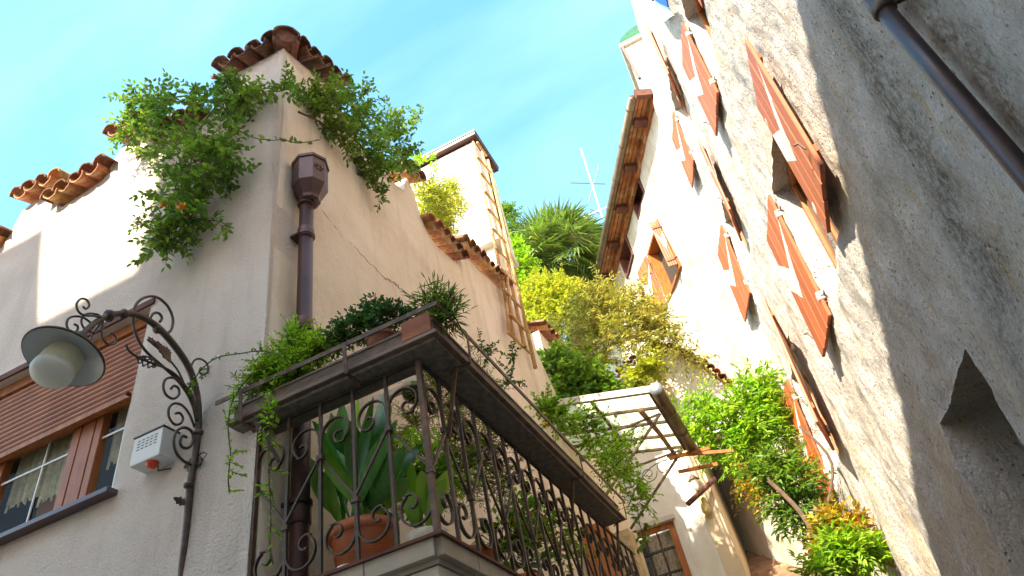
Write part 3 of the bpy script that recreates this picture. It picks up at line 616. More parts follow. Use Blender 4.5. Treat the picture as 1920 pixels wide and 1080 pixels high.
for (cx, cy) in ((735, 640), (690, 1065)):
    c = Lq([(cx, cy)])[0]
    for k in range(7):
        a = k*2*PI/7; leafplate(c, (math.cos(a)*.8, .3*math.sin(a)+.35, math.sin(a)*.7), .085, .026, 'iron_leaf', SLp, iron, (0, -1, 0), .35)
    MB().box((c[0]-.02, c[1], c[2]-.02), (c[0]+.02, YC+.01, c[2]+.02)).build('wall_fixing', iron, SLp)
leafplate(Lq([(700, 812)])[0], (-.6, -.1, .5), .07, .02, 'iron_leaf', SLp, iron, (0, -1, 0), .5)
# head: neck, enamel disc, porcelain holder, globe
hc = P(121, 668, 'X', XL_); tilt = Matrix.Rotation(math.radians(-17), 3, 'X') @ Matrix.Rotation(math.radians(4), 3, 'Y'); ax = tuple(tilt @ Vector((0, 0, 1)))
MB().lathe([(.03, .16), (.036, .12), (.05, .09), (.05, .05), (.06, .03)], hc, 16, ax).build('neck', iron, SLp, True)
MB().lathe([(.06, .034), (.12, .032), (.17, .018), (.190, .002), (.194, -.006), (.190, -.012), (.170, .004), (.12, .020), (.06, .024)], hc, 40, ax, caps=False).build('shade_rim', iron, SLp, True)
MB().lathe([(.001, .020), (.06, .020), (.12, .016), (.16, .001), (.186, -.012)], hc, 40, ax, caps=False).build('shade', enamel, SLp, True)
MB().lathe([(.082, .018), (.088, -.02), (.090, -.07), (.086, -.075)], hc, 24, ax, caps=False).build('globe_holder', M('cream_porcelain', (.62, .55, .38), .4, spec=.5), SLp, True)
MB().lathe([(.084, -.07), (.095, -.09), (.095, -.12), (.078, -.148), (.045, -.162), (.001, -.166)], hc, 24, ax, caps=False).build('globe', frost, SLp, True)
MB().lathe([(.02, -.02), (.03, -.05), (.034, -.08), (.024, -.11), (.001, -.12)], hc, 14, ax, caps=False).build('bulb', white_p, SLp, True)

# ------------------------------------------------------------------ BALCONY
BX, BY0, BY1, BZ = -1.33, 2.6, 6.55, 2.782
BA = thing('balcony', 'projecting stone balcony with pale tiled edge on the corner house', 'balcony', (XC, BY0, 2.3))
MB().box((XC, BY0+.07, 2.35), (BX-.07, BY1, 2.64)).build('slab', concrete, BA)
MB().box((XC, BY0+.025, 2.60), (BX-.025, BY1, 2.665)).build('moulding', stone, BA, bevel=.01)
MB().box((XC, BY0+.045, 2.565), (BX-.045, BY1, 2.60)).build('lead_strip', zinc, BA)
MB().box((XC, BY0+.02, 2.668), (BX-.02, BY1, BZ-.015)).build('floor', slabm, BA)
for k, (a, b) in enumerate([(-2.34, -2.05), (-2.045, -1.70), (-1.695, -1.345)]): MB().box((a, BY0-.02, 2.69), (b, BY0+.02, BZ-.014)).build('edge_tile', slabm, BA, bevel=.003)
for a, b in zip(np.arange(2.6, 6.5, .34), np.arange(2.6, 6.5, .34)+.335): MB().box((BX-.02, a, 2.69), (BX+.02, b, BZ-.014)).build('edge_tile', slabm, BA, bevel=.003)
MB().box((XC, BY0-.035, BZ-.014), (BX+.035, BY0+.03, BZ)).build('coping_strip', darkwood, BA); MB().box((BX-.03, BY0+.031, BZ-.014), (BX+.035, BY1, BZ)).build('coping_strip', darkwood, BA)
MB().box((XC, BY0+.12, 1.2), (BX-.4, BY0+.35, 2.35)).build('corbel', concrete, BA)

RL = thing('balcony_railing', 'wrought iron railing of bars, diagonals and scrolls round the balcony', 'railing', (BX, BY0, BZ))
H = .86; U = .203
def spiral(c, r, a0, a1, r1, n=18): return [(c[0]+(r+(r1-r)*f)*math.cos(a0+(a1-a0)*f), c[1]+(r+(r1-r)*f)*math.sin(a0+(a1-a0)*f)) for f in np.linspace(0, 1, n)]
def mk(pts, w, t): return MB().strip([(u, 0, v) for u, v in pts], (0, 1, 0), w, t).mesh('bar', iron)
s_top = [(0, .60)]+[(.004, .66)]+spiral((.095, .715), .088, math.radians(185), math.radians(-55), .075)+spiral((.118, .690), .05, math.radians(-55), math.radians(-300), .018, 12)
s_bot = [(0, .30), (.004, .24)]+spiral((.095, .155), .088, math.radians(175), math.radians(415), .075)+spiral((.118, .18), .05, math.radians(55), math.radians(300), .018, 12)
me_top = {1: mk(s_top, .018, .008), -1: mk([(-u, v) for u, v in s_top], .018, .008)}
me_bot = {1: mk(s_bot, .018, .008), -1: mk([(-u, v) for u, v in s_bot], .018, .008)}
me_bar = MB().box((-.0085, -.0085, 0), (.0085, .0085, H+.06)).mesh('bar', iron); me_end = MB().box((-.0135, -.0135, 0), (.0135, .0135, H+.06)).mesh('bar', ironrust)
me_dg = {s: MB().bar((0, .0, .60), (s*U, .0, .31), .012, .012, (0, 1, 0)).mesh('bar', iron) for s in (1, -1)}
me_col = MB().box((-.017, -.016, -.013), (.017, .016, .013)).mesh('collar', iron)
def rail_run(org, rotz, nb, first, ph=0):
    for k in range(nb+1):
        Mx = Matrix.Translation(org) @ Matrix.Rotation(rotz, 4, 'Z') @ Matrix.Translation((k*U, 0, 0))
        if not (k == 0 and not first): inst('baluster', me_end if (k == 0 or k == nb) else me_bar, RL, Mx)
        topn = (k % 2 == ph)
        zz = .60 if topn else .30
        inst('collar', me_col, RL, Mx @ Matrix.Translation((0, 0, zz)))
        for s in (1, -1):
            if (k == 0 and s < 0) or (k == nb and s > 0): continue
            if topn:
                inst('diagonal_bar', me_dg[s], RL, Mx @ Matrix.Translation((0, s*.011, 0))); inst('scroll', me_top[s], RL, Mx)
            else: inst('scroll', me_bot[s], RL, Mx)
rail_run((BX-5*U, BY0, BZ), 0, 5, True)
rail_run((BX, BY0, BZ), PI/2, 19, False, 1)
MB().box((BX-5*U, BY0-.012, BZ+H+.055), (BX, BY0+.012, BZ+H+.065)).build('top_rail', iron, RL); MB().box((BX-.012, BY0+.013, BZ+H+.055), (BX+.012, BY1, BZ+H+.065)).build('top_rail', iron, RL)

# planter troughs (L-shaped) with straps and guard rail
PZ = 3.722
PT = thing('planter_trough', 'long dark metal planter trough wrapped round the balcony corner on the railing', 'planter', (BX, BY0, PZ))
xo, yo, xi, yi, ye, xw = -1.15, 2.485, -1.365, 2.725, 5.75, -2.48
def Lprism(dx, z0, z1, name, m, inner=None):
    xo2, yo2, xi2, yi2 = xo-dx, yo+dx, xi+dx*.2, yi-dx*.2
    poly = [(xw+dx, yo2, z0), (xo2, yo2, z0), (xo2, ye-dx, z0), (xi2, ye-dx, z0), (xi2, yi2, z0), (xw+dx, yi2, z0)]
    return MB().prism(poly, (0, 0, z1-z0)).build(name, m, PT, bevel=.004)
Lprism(.03, PZ, PZ+.022, 'base_board', under); Lprism(.0, PZ+.022, PZ+.040, 'moulding', planterm); Lprism(.012, PZ+.041, PZ+.056, 'moulding', planterm)
def wallp(dx, z0, z1, name, t=.012):
    xo2, yo2 = xo-dx, yo+dx
    MB().box((xw+dx, yo2, z0), (xo2-.0, yo2+t, z1)).build(name, planterm, PT); MB().box((xo2-t, yo2+t+.001, z0), (xo2, ye-dx, z1)).build(name, planterm, PT)
wallp(.028, PZ+.057, PZ+.125, 'side_panel'); wallp(.022, PZ+.126, PZ+.140, 'rolled_edge')
MB().box((xw+.03, yi-.02, PZ+.057), (xi, yi-.008, PZ+.14)).box((xi-.005, yi, PZ+.057), (xi+.007, ye-.03, PZ+.14)).build('back_panel', planterm, PT)
MB().box((xw+.028, yo+.041, PZ+.057), (xw+.04, yi-.021, PZ+.138)).build('end_panel', planterm, PT)
MB().box((xw+.05, yo+.045, PZ+.06), (xi, yi-.03, PZ+.10)).box((xi+.01, yo+.045, PZ+.06), (xo-.045, ye-.05, PZ+.10)).build('soil', soil, PT)
gz = PZ+.160; MB().box((xw-.06, yo-.032, gz), (xo+.036, yo-.024, gz+.028)).build('guard_rail', ironrust, PT); MB().box((xo+.028, yo-.0235, gz), (xo+.036, ye+.02, gz+.028)).build('guard_rail', ironrust, PT)
def strap(x, y, front):
    pts = [(0, 0, gz+.026), (0, 0, gz), (0, .004, PZ+.05), (0, .012, PZ-.006), (0, .10, PZ-.012), (0, .135, PZ-.03)]
    q = [(x, y+b-.003, c) for a, b, c in pts] if front else [(x-b+.003, y, c) for a, b, c in pts]
    MB().strip(q, (1, 0, 0) if front else (0, 1, 0), .022, .005).build('strap', ironrust, PT)
for x in (-2.36, -1.68): strap(x, yo-.028, True)
for y in (2.80, 4.60, 5.68): strap(xo+.032, y, False)
for y in (2.80, 4.60, 5.68): MB().bar((xo-.06, y-.01, PZ-.012), (BX+.01, y+.02, BZ+.56), .012, .02, (1, 0, 0)).build('brace', ironrust, PT)
MB().bar((-2.30, yo+.03, PZ-.014), (-2.30+.1, BY0, PZ-.26), .02, .02).build('brace', iron, PT)

# ------------------------------------------------------------------ RIGHT HOUSE: battered, uneven old wall with pairs of open shutters
def Wx(Y, z):
    Y = np.asarray(Y, float); z = np.asarray(z, float)
    x = 1.30+.081*(z-4.88)-.07*(Y-4.62)
    x = x-.10*np.exp(-((z-1.2)/1.6)**2)
    rib = np.exp(-((Y-11.35-.10*np.sin(z*.8))/.42)**2)*np.clip((17.5-z)/2, 0, 1)
    x = x+np.clip(z-16.8, 0, 9)*.13
    x = x-.30*rib-.10*np.exp(-((Y-7.3-.12*np.sin(z*.6))/.35)**2)
    return x
def S1(s, z):
    r = vnoise(s, z*.6, 1.0, 11)*.07+vnoise(s*1.6, z*.5, .5, 12)*.04+vnoise(s, z*.6, .2, 13)*.028+vnoise(s, z*.6, .09, 14)*.022+vnoise(s, z*.7, .05, 15)*.014
    return np.stack([Wx(s, z)-r, s, z], -1)
OP = [(4.62, 5.78, 4.84, 6.42), (4.62, 5.76, 8.2, 9.8), (4.62, 5.76, 11.6, 13.2), (8.70, 10.05, 4.75, 6.5), (8.70, 10.05, 8.2, 9.8), (8.70, 10.05, 11.6, 13.2), (3.75, 4.68, 1.8, 3.24, .85)]
RH = thing('old_house', 'tall rough plastered old house on the right with rust red and white shutters', 'house', (1.3, 4, 0))
wallgrid('wall', S1, (1, 0, 0), lines(-1.5, 11.75, .035, [v for o in OP for v in o[:2]]), lines(-.2, 21, .045, [v for o in OP for v in o[2:4]]), plaster, RH, OP, None, depth=.42, thick=3)

sw = bpy.data.materials.new('painted_shutter'); sw.use_nodes = True          # red boards with one white painted band
def _sw():
    t = sw.node_tree; N = t.nodes; L = t.links; b = N['Principled BSDF']; b.inputs['Roughness'].default_value = .55
    uv = N.new('ShaderNodeUVMap'); sp = N.new('ShaderNodeSeparateXYZ'); L.new(uv.outputs[0], sp.inputs[0])
    def mt(op, a, c):
        x = N.new('ShaderNodeMath'); x.operation = op
        for i, q in enumerate((a, c)):
            if isinstance(q, (int, float)): x.inputs[i].default_value = q
            else: L.new(q, x.inputs[i])
        return x.outputs[0]
    w_, v_ = sp.outputs[0], sp.outputs[1]; ln = lambda a, b: mt('ADD', mt('MULTIPLY', w_, b), a)
    wedge = mt('MULTIPLY', mt('MULTIPLY', mt('GREATER_THAN', v_, ln(.17-.446*.02, .446)), mt('LESS_THAN', v_, ln(.17-.814*.02, .814))), mt('LESS_THAN', w_, .6))
    blk = mt('MULTIPLY', mt('MULTIPLY', mt('GREATER_THAN', v_, ln(.42+.43*.58, -.43)), mt('LESS_THAN', v_, ln(.65+.487*.61, -.487))), mt('GREATER_THAN', w_, .5999))
    k = mt('MAXIMUM', wedge, blk)
    tc = N.new('ShaderNodeTexCoord'); mp = N.new('ShaderNodeMapping'); mp.inputs['Scale'].default_value = (8, 8, .9); L.new(tc.outputs['Object'], mp.inputs[0])
    n = N.new('ShaderNodeTexNoise'); n.inputs['Scale'].default_value = 5; n.inputs['Detail'].default_value = 6; L.new(mp.outputs[0], n.inputs[0])
    r = N.new('ShaderNodeMix'); r.data_type = 'RGBA'; L.new(n.outputs[0], r.inputs[0]); r.inputs[6].default_value = (.46, .12, .035, 1); r.inputs[7].default_value = (.30, .075, .025, 1)
    w = N.new('ShaderNodeMix'); w.data_type = 'RGBA'; L.new(n.outputs[0], w.inputs[0]); w.inputs[6].default_value = (.74, .68, .60, 1); w.inputs[7].default_value = (.60, .52, .44, 1)
    q = N.new('ShaderNodeMix'); q.data_type = 'RGBA'; L.new(k, q.inputs[0]); L.new(r.outputs[2], q.inputs[6]); L.new(w.outputs[2], q.inputs[7])
    oi = N.new('ShaderNodeObjectInfo'); mr = N.new('ShaderNodeMapRange'); mr.inputs[3].default_value = .85; mr.inputs[4].default_value = 1.12; L.new(oi.outputs['Random'], mr.inputs[0])
    hs = N.new('ShaderNodeHueSaturation'); L.new(mr.outputs[0], hs.inputs['Value']); L.new(q.outputs[2], hs.inputs['Color']); L.new(hs.outputs[0], b.inputs['Base Color'])
    bp = N.new('ShaderNodeBump'); bp.inputs['Distance'].default_value = .002; L.new(n.outputs[0], bp.inputs['Height']); L.new(bp.outputs[0], b.inputs['Normal'])
_sw()
shut_red = M('shutter_batten', (.36, .09, .03), .6, (.24, .06, .02), 8)
def shutter(parent, hx, fx, z0, z1, lean=0.0, near_hinge=True, npl=4, label=None):
    """hx, fx = hinge and free corner (x, y); boards run upright; lean = shift of the top in x and y"""
    h = np.array([*hx, 0.]); f = np.array([*fx, 0.]); up = np.array([lean, 0, z1-z0]); t = f-h; Lw = np.linalg.norm(t); tn = t/Lw
    nr = np.cross(tn, (0, 0, 1)); nr /= np.linalg.norm(nr)
    if nr[0] > 0: nr = -nr                   # outward face looks into the alley
    th = .032; root = None
    for v in (.12, .86):
        a = h+np.array([0, 0, z0])+up*v-nr*th*.9+tn*.02; o = MB().bar(a, a+t-tn*.04, .07, .025, nr).build('shutter' if root is None else 'batten', shut_red, root or parent, label=label if root is None else None); root = root or o
    for k in range(npl):
        g_ = .004/Lw; u0, u1 = k/npl+g_, (k+1)/npl-g_; jz = random.uniform(-.008, .008); jn = nr*random.uniform(-.003, .003)
        p = [h+t*u+np.array([0, 0, z0+jz])+up*v+jn+nr*s for v in (0, 1) for (u, s) in ((u0, -th/2), (u1, -th/2), (u1, th/2), (u0, th/2))]
        mb = MB().hexa(p); me = mb.mesh('board', sw); ul = me.uv_layers.new(name='UVMap')
        for lp in me.loops:
            vi = lp.vertex_index; v = 0 if vi < 4 else 1; u = (u0, u1, u1, u0)[vi % 4]
            ul.data[lp.index].uv = (u if near_hinge else 1-u, 1-v)
        o = link(bpy.data.objects.new('board', me), root); b_ = o.modifiers.new('b', 'BEVEL'); b_.width = .004; b_.segments = 1
    for v in (.14, .84):                     # strap hinges and the catch
        a = h+np.array([0, 0, z0])+up*v-nr*.03; MB().bar(a-tn*.06, a+tn*.12, .03, .008, nr).build('hinge', iron, root)
        MB().bar(h+np.array([0, 0, z0])+up*v, h+np.array([.10, 0, z0])+up*v, .018, .018).build('hinge_pin', iron, root)
    c = f+np.array([0, 0, z0+.30])-tn*.03+nr*.03; MB().bar(c, c+np.array([.02, 0, -.08]), .012, .012).bar(c-nr*.01, c+nr*.035, .012, .012).build('catch', iron, root)
    return root
def window_set(parent, y0, y1, z0, z1, wl, wr, e1, e2, dz=0.0, far_part=None, open_leaf=True, X=Wx, extra=0.0):
    zc = z0+.02; H_ = z1-z0
    xs = lambda y, z: float(X(y, z))
    # casement set deep in the reveal
    xb = xs((y0+y1)/2, z0)+.13; xt = xs((y0+y1)/2, z1)+.13; fr = MB()
    P8 = lambda ya, yb, za, zb, d0, d1: [(xb+(xt-xb)*(zz-z0)/H_+dd, yy, zz) for zz in (za, zb) for (yy, dd) in ((ya, d0), (yb, d0), (yb, d1), (ya, d1))]
    w = link(bpy.data.objects.new('window', MB().hexa(P8(y0+.002, y1-.002, z0+.002, z0+.075, 0, .06)).mesh('window', frame_w)), parent)
    for (ya, yb, za, zb) in ((y0+.002, y0+.08, z0+.077, z1-.002), (y1-.08, y1-.002, z0+.077, z1-.002), (y0+.082, y1-.082, z1-.08, z1-.002), ((y0+y1)/2-.05, (y0+y1)/2+.05, z0+.077, z1-.082)):
        MB().hexa(P8(ya, yb, za, zb, 0, .06)).build('frame', frame_w, w, bevel=.004)
    MB().add([(xb+.03, y0+.08, z0+.07), (xb+.03, y1-.08, z0+.07), (xt+.03, y1-.08, z1-.08), (xt+.03, y0+.08, z1-.08)], [(0, 1, 2, 3)]).build('pane', glassdark, w)
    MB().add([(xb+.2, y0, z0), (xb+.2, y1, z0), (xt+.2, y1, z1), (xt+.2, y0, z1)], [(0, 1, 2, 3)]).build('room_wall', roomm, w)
    MB().hexa([(xs(y0, z0)+.03, y0+.004, z0-.02), (xb, y0+.004, z0-.02), (xb, y1-.004, z0-.02), (xs(y1, z0)+.03, y1-.004, z0-.02), (xs(y0, z0)+.03, y0+.004, z0+.02), (xb, y0+.004, z0+.035), (xb, y1-.004, z0+.035), (xs(y1, z0)+.03, y1-.004, z0+.02)]).build('window_sill', stone, w, bevel=.006)
    ln = .081*(H_-.02)
    for (yy, zz) in ((y0-.05, z0+.16*H_), (y1+.05, z0+.16*H_), (y0-.05, z1-.16*H_), (y1+.05, z1-.16*H_)):
        xx = xs(yy, zz); MB().box((xx-.075, yy-.045, zz-.045), (xx+.05, yy+.045, zz+.045)).build('hinge_stone', stone, w, bevel=.01)
    if wl: shutter(parent, (xs(y0, zc)-.05, y0-.01), (xs(y0-wl, zc)-.05-e1, y0-wl), zc, zc+H_, ln, near_hinge=False)
    if wr: shutter(parent, (xs(y1, zc)-.05, y1+.01), (xs(y1+wr, zc)-.05-e2, y1+wr), zc, zc+H_, ln)
window_set(RH, 4.62, 5.78, 4.84, 6.42, .78, .74, .05, .06)
window_set(RH, 4.62, 5.76, 8.2, 9.8, .75, .68, .05, .10)
window_set(RH, 4.62, 5.76, 11.6, 13.2, .75, .68, .05, .10)
window_set(RH, 8.70, 10.05, 4.75, 6.5, 1.0, .78, .16, .06)
window_set(RH, 8.70, 10.05, 8.2, 9.8, .85, .82, .10, .10)
window_set(RH, 8.70, 10.05, 11.6, 13.2, .85, .75, .10, .10)
# niche
MB().add([(1.9, 3.6, 1.7), (1.9, 4.8, 1.7), (1.95, 4.8, 3.3), (1.95, 3.6, 3.3)], [(0, 1, 2, 3)]).build('niche_back', plaster, RH)
# downpipe climbing the near wall
GP = thing('rain_pipe', 'dark round downpipe running down the rough grey wall at the far right', 'downpipe', (1.2, 1.8, 0))
def wp(x, y, off=.08):
    X_ = 1.4
    for _ in range(12): q = P(x, y, 'X', X_); X_ = float(Wx(q[1], q[2]))-off
    return P(x, y, 'X', X_)
pa, pb = wp(1655, 15), wp(1914, 318); d = (pa-pb)/np.linalg.norm(pa-pb)
MB().tube([pb-d*1.2, pb, (pa+pb)/2, pa], .037, 20).build('pipe', pipedark, GP, True)
MB().tube([pa-d*.01, pa+d*.02, pa+d*2.6], .040, 20).build('pipe', pipedark, GP, True)
MB().tube([pa-d*.035, pa-d*.03, pa+d*.03, pa+d*.035], [.041, .050, .050, .041], 20).build('pipe_clamp', iron, GP, True)
MB().bar(pa, pa+np.array([.2, 0, 0]), .02, .02).build('clamp_stud', iron, GP)

# ------------------------------------------------------------------ FAR HOUSE turning across the lane
TD = np.array([-.461, .887, 0]); ND = np.array([-.887, -.461, 0]); O2 = np.array([1.45, 11.35, 0.])
def S2(s, z):
    r = vnoise(s, z, 1.3, 21)*.09+vnoise(s, z, .3, 22)*.03
    return O2+TD*s[..., None]+np.array([0, 0, 1])*z[..., None]+ND*r[..., None]
def onW2(x, y, off=0.): return PN(x, y, O2+ND*off, ND)
def sz(x, y, off=0.): q = onW2(x, y, off); return float((q-O2)@TD), float(q[2])
FH = thing('far_house', 'sunlit white house turning across the lane under a deep wooden eave', 'house', (1.7, 11.35, 0))
wa = [sz(1232, 400), sz(1276, 480), sz(1275, 545), sz(1212, 487)]
s0, z0 = sz(1237, 420); s1, z1 = 3.95, 0
cw = (sz(1254, 450)[0], sz(1233, 520)[0], sz(1262, 545)[1], sz(1233, 410)[1])            # shuttered window
A1 = (sz(1192, 322)[0], sz(1181, 374)[0], sz(1197, 417)[1], sz(1181, 374)[1]); A2 = (sz(1172, 438)[0], sz(1162, 487)[0], sz(1175, 530)[1], sz(1162, 487)[1])
SM = (sz(1306, 722)[0]-.3, sz(1306, 722)[0]+.3, sz(1306, 722)[1]-.45, sz(1306, 722)[1]+.45)
wallgrid('wall', S2, -ND, lines(-1.5, 13, .09, [v for o in (A1, A2, SM, cw) for v in o[:2]]), lines(0, 15.2, .1, [v for o in (A1, A2, SM, cw) for v in o[2:]]), M('far_plaster', (.54, .50, .43), .9, (.43, .38, .31), 2.5, bump=.02, bscale=22, col3=(.42, .31, .17), scale3=1.3, fac3=(.5, .75), drip=(.30, .22, .13), dripf=.5), FH, [A1, A2, SM, cw], None, depth=.4, thick=2)
def q2(s, o, z): return O2+TD*s+ND*o+np.array([0, 0, z])
def far_window(a, b, z0, z1, m, box=True):
    w = link(bpy.data.objects.new('window', MB().hexa([q2(s, o, z) for z in (z0, z0+.06) for (s, o) in ((a, -.12), (b, -.12), (b, .04), (a, .04))]).mesh('window', m)), FH)
    for (sa, sb, za, zb) in ((a, a+.07, z0+.06, z1), (b-.07, b, z0+.06, z1), (a+.07, b-.07, z1-.07, z1)):
        MB().hexa([q2(s, o, z) for z in (za, zb) for (s, o) in ((sa, -.25), (sb, -.25), (sb, .03), (sa, .03))]).build('frame', m, w)
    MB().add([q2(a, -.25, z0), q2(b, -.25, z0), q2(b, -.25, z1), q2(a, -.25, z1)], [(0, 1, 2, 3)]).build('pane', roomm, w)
far_window(*A1, darkwood); far_window(*A2, darkwood); far_window(*SM, frame_w)
far_window(*cw, frame_w)
def sh2(sh_, sf, e, z0, z1, near):
    h = q2(sh_, .05, 0); f = q2(sf, e, 0); shutter(FH, h[:2], f[:2], z0, z1, 0, near)
sh2(cw[1]+.02, cw[1]+.70, .16, cw[2], cw[3], True); sh2(cw[0]+.02, cw[0]+.10, .26, cw[2]+.1, cw[3]-.1, False)
# eave: soffit boards, rafter ends, gutter
EZ = 15.25; SE = -.15
sofn = 34
for k in range(4): 
    a, b = .02+.12*k, .12+.12*k
    MB().hexa([q2(s, o, z+.0*o) for z in (EZ+.12, EZ+.15) for (s, o) in ((SE, a), (9.5, a), (9.5, b), (SE, b))]).build('soffit_board', rafterm, FH)
for k in range(8):
    s = .55+1.45*k; MB().hexa([q2(ss, o, EZ+.0+zz) for zz in (-.06, .115) for (ss, o) in ((s-.11, 0), (s+.11, 0), (s+.11, .42), (s-.11, .42))]).build('rafter', darkwood, FH, bevel=.015)
MB().hexa([q2(s, o, z) for z in (EZ-.10, EZ+.10) for (s, o) in ((SE, .0), (9.5, .0), (9.5, .09), (SE, .09))]).build('wall_plate', rafterm, FH)
MB().hexa([q2(s, o, z) for z in (EZ+.16, EZ+.26) for (s, o) in ((SE-.05, -3), (9.5, -3), (9.5, .50), (SE-.05, .50))]).build('roof', tiledark, FH)
gc = [q2(s, 0.56, EZ+.12) for s in (SE, 9.4)]
MB().tube(gc, .105, 14).build('gutter', gutterm, FH, True)
for k in range(9): c = q2(.2+1.1*k, 0.56, EZ+.12); MB().tube([c-TD*.02, c+TD*.02], .115, 14).build('gutter_bracket', gutterm, FH)
MB().hexa([q2(s, o, z) for z in (EZ+.02, EZ+.27) for (s, o) in ((SE-.12, .0), (SE, .0), (SE, .50), (SE-.12, .50))]).build('verge_board', darkwood, FH)
# white rooftop block with the green dome
q = P(1193, 90, 'Y', 12.6); TBk = thing('rooftop_turret', 'white rooftop block with cornice and green half round canopy against the sky', 'turret', (q[0], 12.6, 15.5))
zt = P(1180, 78, 'Y', 12.6)[2]; xl = P(1164, 90, 'Y', 12.6)[0]
MB().box((xl+.08, 12.6, 15.4), (xl+2.2, 14.2, zt-.18)).build('wall', whitewall, TBk)
MB().box((xl-.02, 12.5, zt-.18), (xl+2.3, 14.3, zt)).build('cornice', stone, TBk, bevel=.02)
MB().box((xl+.005, 12.52, zt-1.9), (xl+.075, 12.6, zt-.185)).build('corner_pipe', iron, TBk)
n = 16; pr = [(xl+.75+.75*math.cos(PI*i/n), 12.62, zt+.01+.62*math.sin(PI*i/n)) for i in range(n+1)]
MB().prism(pr, (0, 1.3, 0)).build('green_canopy', green_c, TBk, True)
# blue and pale panels on the wall: a window reflection put into colour
BL = thing('reflection_panel', 'blue and pale blue cloth high on the wall standing for a window reflection', 'wall_reflection', tuple(wp(1228, 22, .1)))
pp = [wp(x, y, .12) for x, y in ((1215, -14), (1246, -14), (1252, 14), (1235, 6))]
MB().prism(pp, (.02, 0, 0)).build('blue_panel', blue_c, BL)
pp = [wp(x, y, .10) for x, y in ((1215, -12), (1235, 6), (1252, 13), (1260, 30), (1243, 42), (1222, 10))]
MB().prism(pp, (.02, 0, 0)).build('panel', lightblue_c, BL)

# ------------------------------------------------------------------ PORCH BLOCK with door at the end of the terrace
PY = 13.0; XP = -.86
PB = thing('porch_house', 'small white house at the lane end with orange framed glazed door and tiled coping', 'house', (XP, PY, 0))
dx0, dx1 = P(1168, 1010, 'Y', PY)[0], P(1262, 977, 'Y', PY)[0]; dz1 = P(1215, 990, 'Y', PY)[2]; dz0 = 3.4
topP = interp([(-6, 9.0), (-2.9, 9.1), (-1.9, 9.35), (-1.2, 9.6), (XP, 9.72)])
def SP(s, z): return np.stack([s, PY+vnoise(s, z, .8, 31)*.02, z], -1)
wallgrid('wall', SP, (0, 1, 0), lines(-6, XP-.003, .12, (dx0, dx1)), lines(0, 10, .12, (dz0, dz1)), whitewall, PB, [(dx0, dx1, dz0, dz1)], topP, 6.5, .25, .4)
def SPs(s, z): return np.stack([np.full_like(s, XP), s, z], -1)
wallgrid('wall', SPs, (-1, 0, 0), lines(PY-.02, 17, .25), lines(0, 9.3, .3), tanwall, PB, (), None, thick=.3)  # alley side of the white house, its shade given as tan colour
coping(PB, (-2.6, PY, 9.15), (-1.75, PY, 9.40), Ln, 'l', spacing=.2, tilt=22); coping(PB, (-1.72, PY, 9.42), (XP, PY, 9.70), Ln, 'l', spacing=.2, tilt=22)
# arched wall over the passage, its coping sweeping down
PA = thing('passage_wall', 'white arched wall with sweeping tiled coping over the stair passage', 'wall', (-.3, 13.2, 7))
pe = np.array([.25, 13.35, 0]); 
top_ = [np.array([XP+.002, PY+.02, 9.72]), np.array([-.45, 13.15, 9.45]), np.array([-.05, 13.27, 8.95]), np.array([.25, 13.36, 8.35])]
low_ = [np.array([p[0], p[1], 7.1+.5*math.sin(PI*i/3)]) for i, p in enumerate(top_)]
MB().prism(top_+low_[::-1], (-.12, .32, 0)).build('wall', whitewall, PA)
for a, b in zip(top_[:-1], top_[1:]):
    nrm = np.cross(b-a, (0, 0, 1)); nrm /= np.linalg.norm(nrm); nrm[2] = 0; coping(PA, a, b, nrm if nrm[1] < 0 else -nrm, 'l', spacing=.17, tilt=14)
# door
DR = link(bpy.data.objects.new('door', MB().box((dx0+.002, PY+.05, dz1-.10), (dx1-.002, PY+.12, dz1-.002)).mesh('door_head', frame_w)), PB)
for xa, xb in ((dx0+.002, dx0+.13), (dx1-.13, dx1-.002)): MB().box((xa, PY+.05, dz0), (xb, PY+.12, dz1-.101)).build('frame', frame_w, DR, bevel=.01)
MB().box((dx0+.1, PY+.20, dz0), (dx1-.1, PY+.22, dz1-.1)).build('net_curtain', M('patterned_net', (.42, .38, .32), .9, (.06, .05, .045), 22, stretch=(2, 1, .6), fac=(.45, .55)), DR)
MB().add([(dx0+.1, PY+.13, dz0), (dx1-.1, PY+.13, dz0), (dx1-.1, PY+.13, dz1-.1), (dx0+.1, PY+.13, dz1-.1)], [(0, 1, 2, 3)]).build('pane', glassdark, DR)
for x in np.linspace(dx0+.13, dx1-.13, 4)[1:3]: MB().box((x-.012, PY+.07, dz0), (x+.012, PY+.09, dz1-.1)).build('glazing_bar', iron, DR)
for z in np.arange(dz0+.2, dz1-.2, .42): MB().box((dx0+.13, PY+.071, z), (dx1-.13, PY+.089, z+.022)).build('glazing_bar', iron, DR)
MB().box((dx0-.05, PY-.06, dz1+.001), (dx1+.05, PY+.05, dz1+.09)).build('lintel', stone, PB)
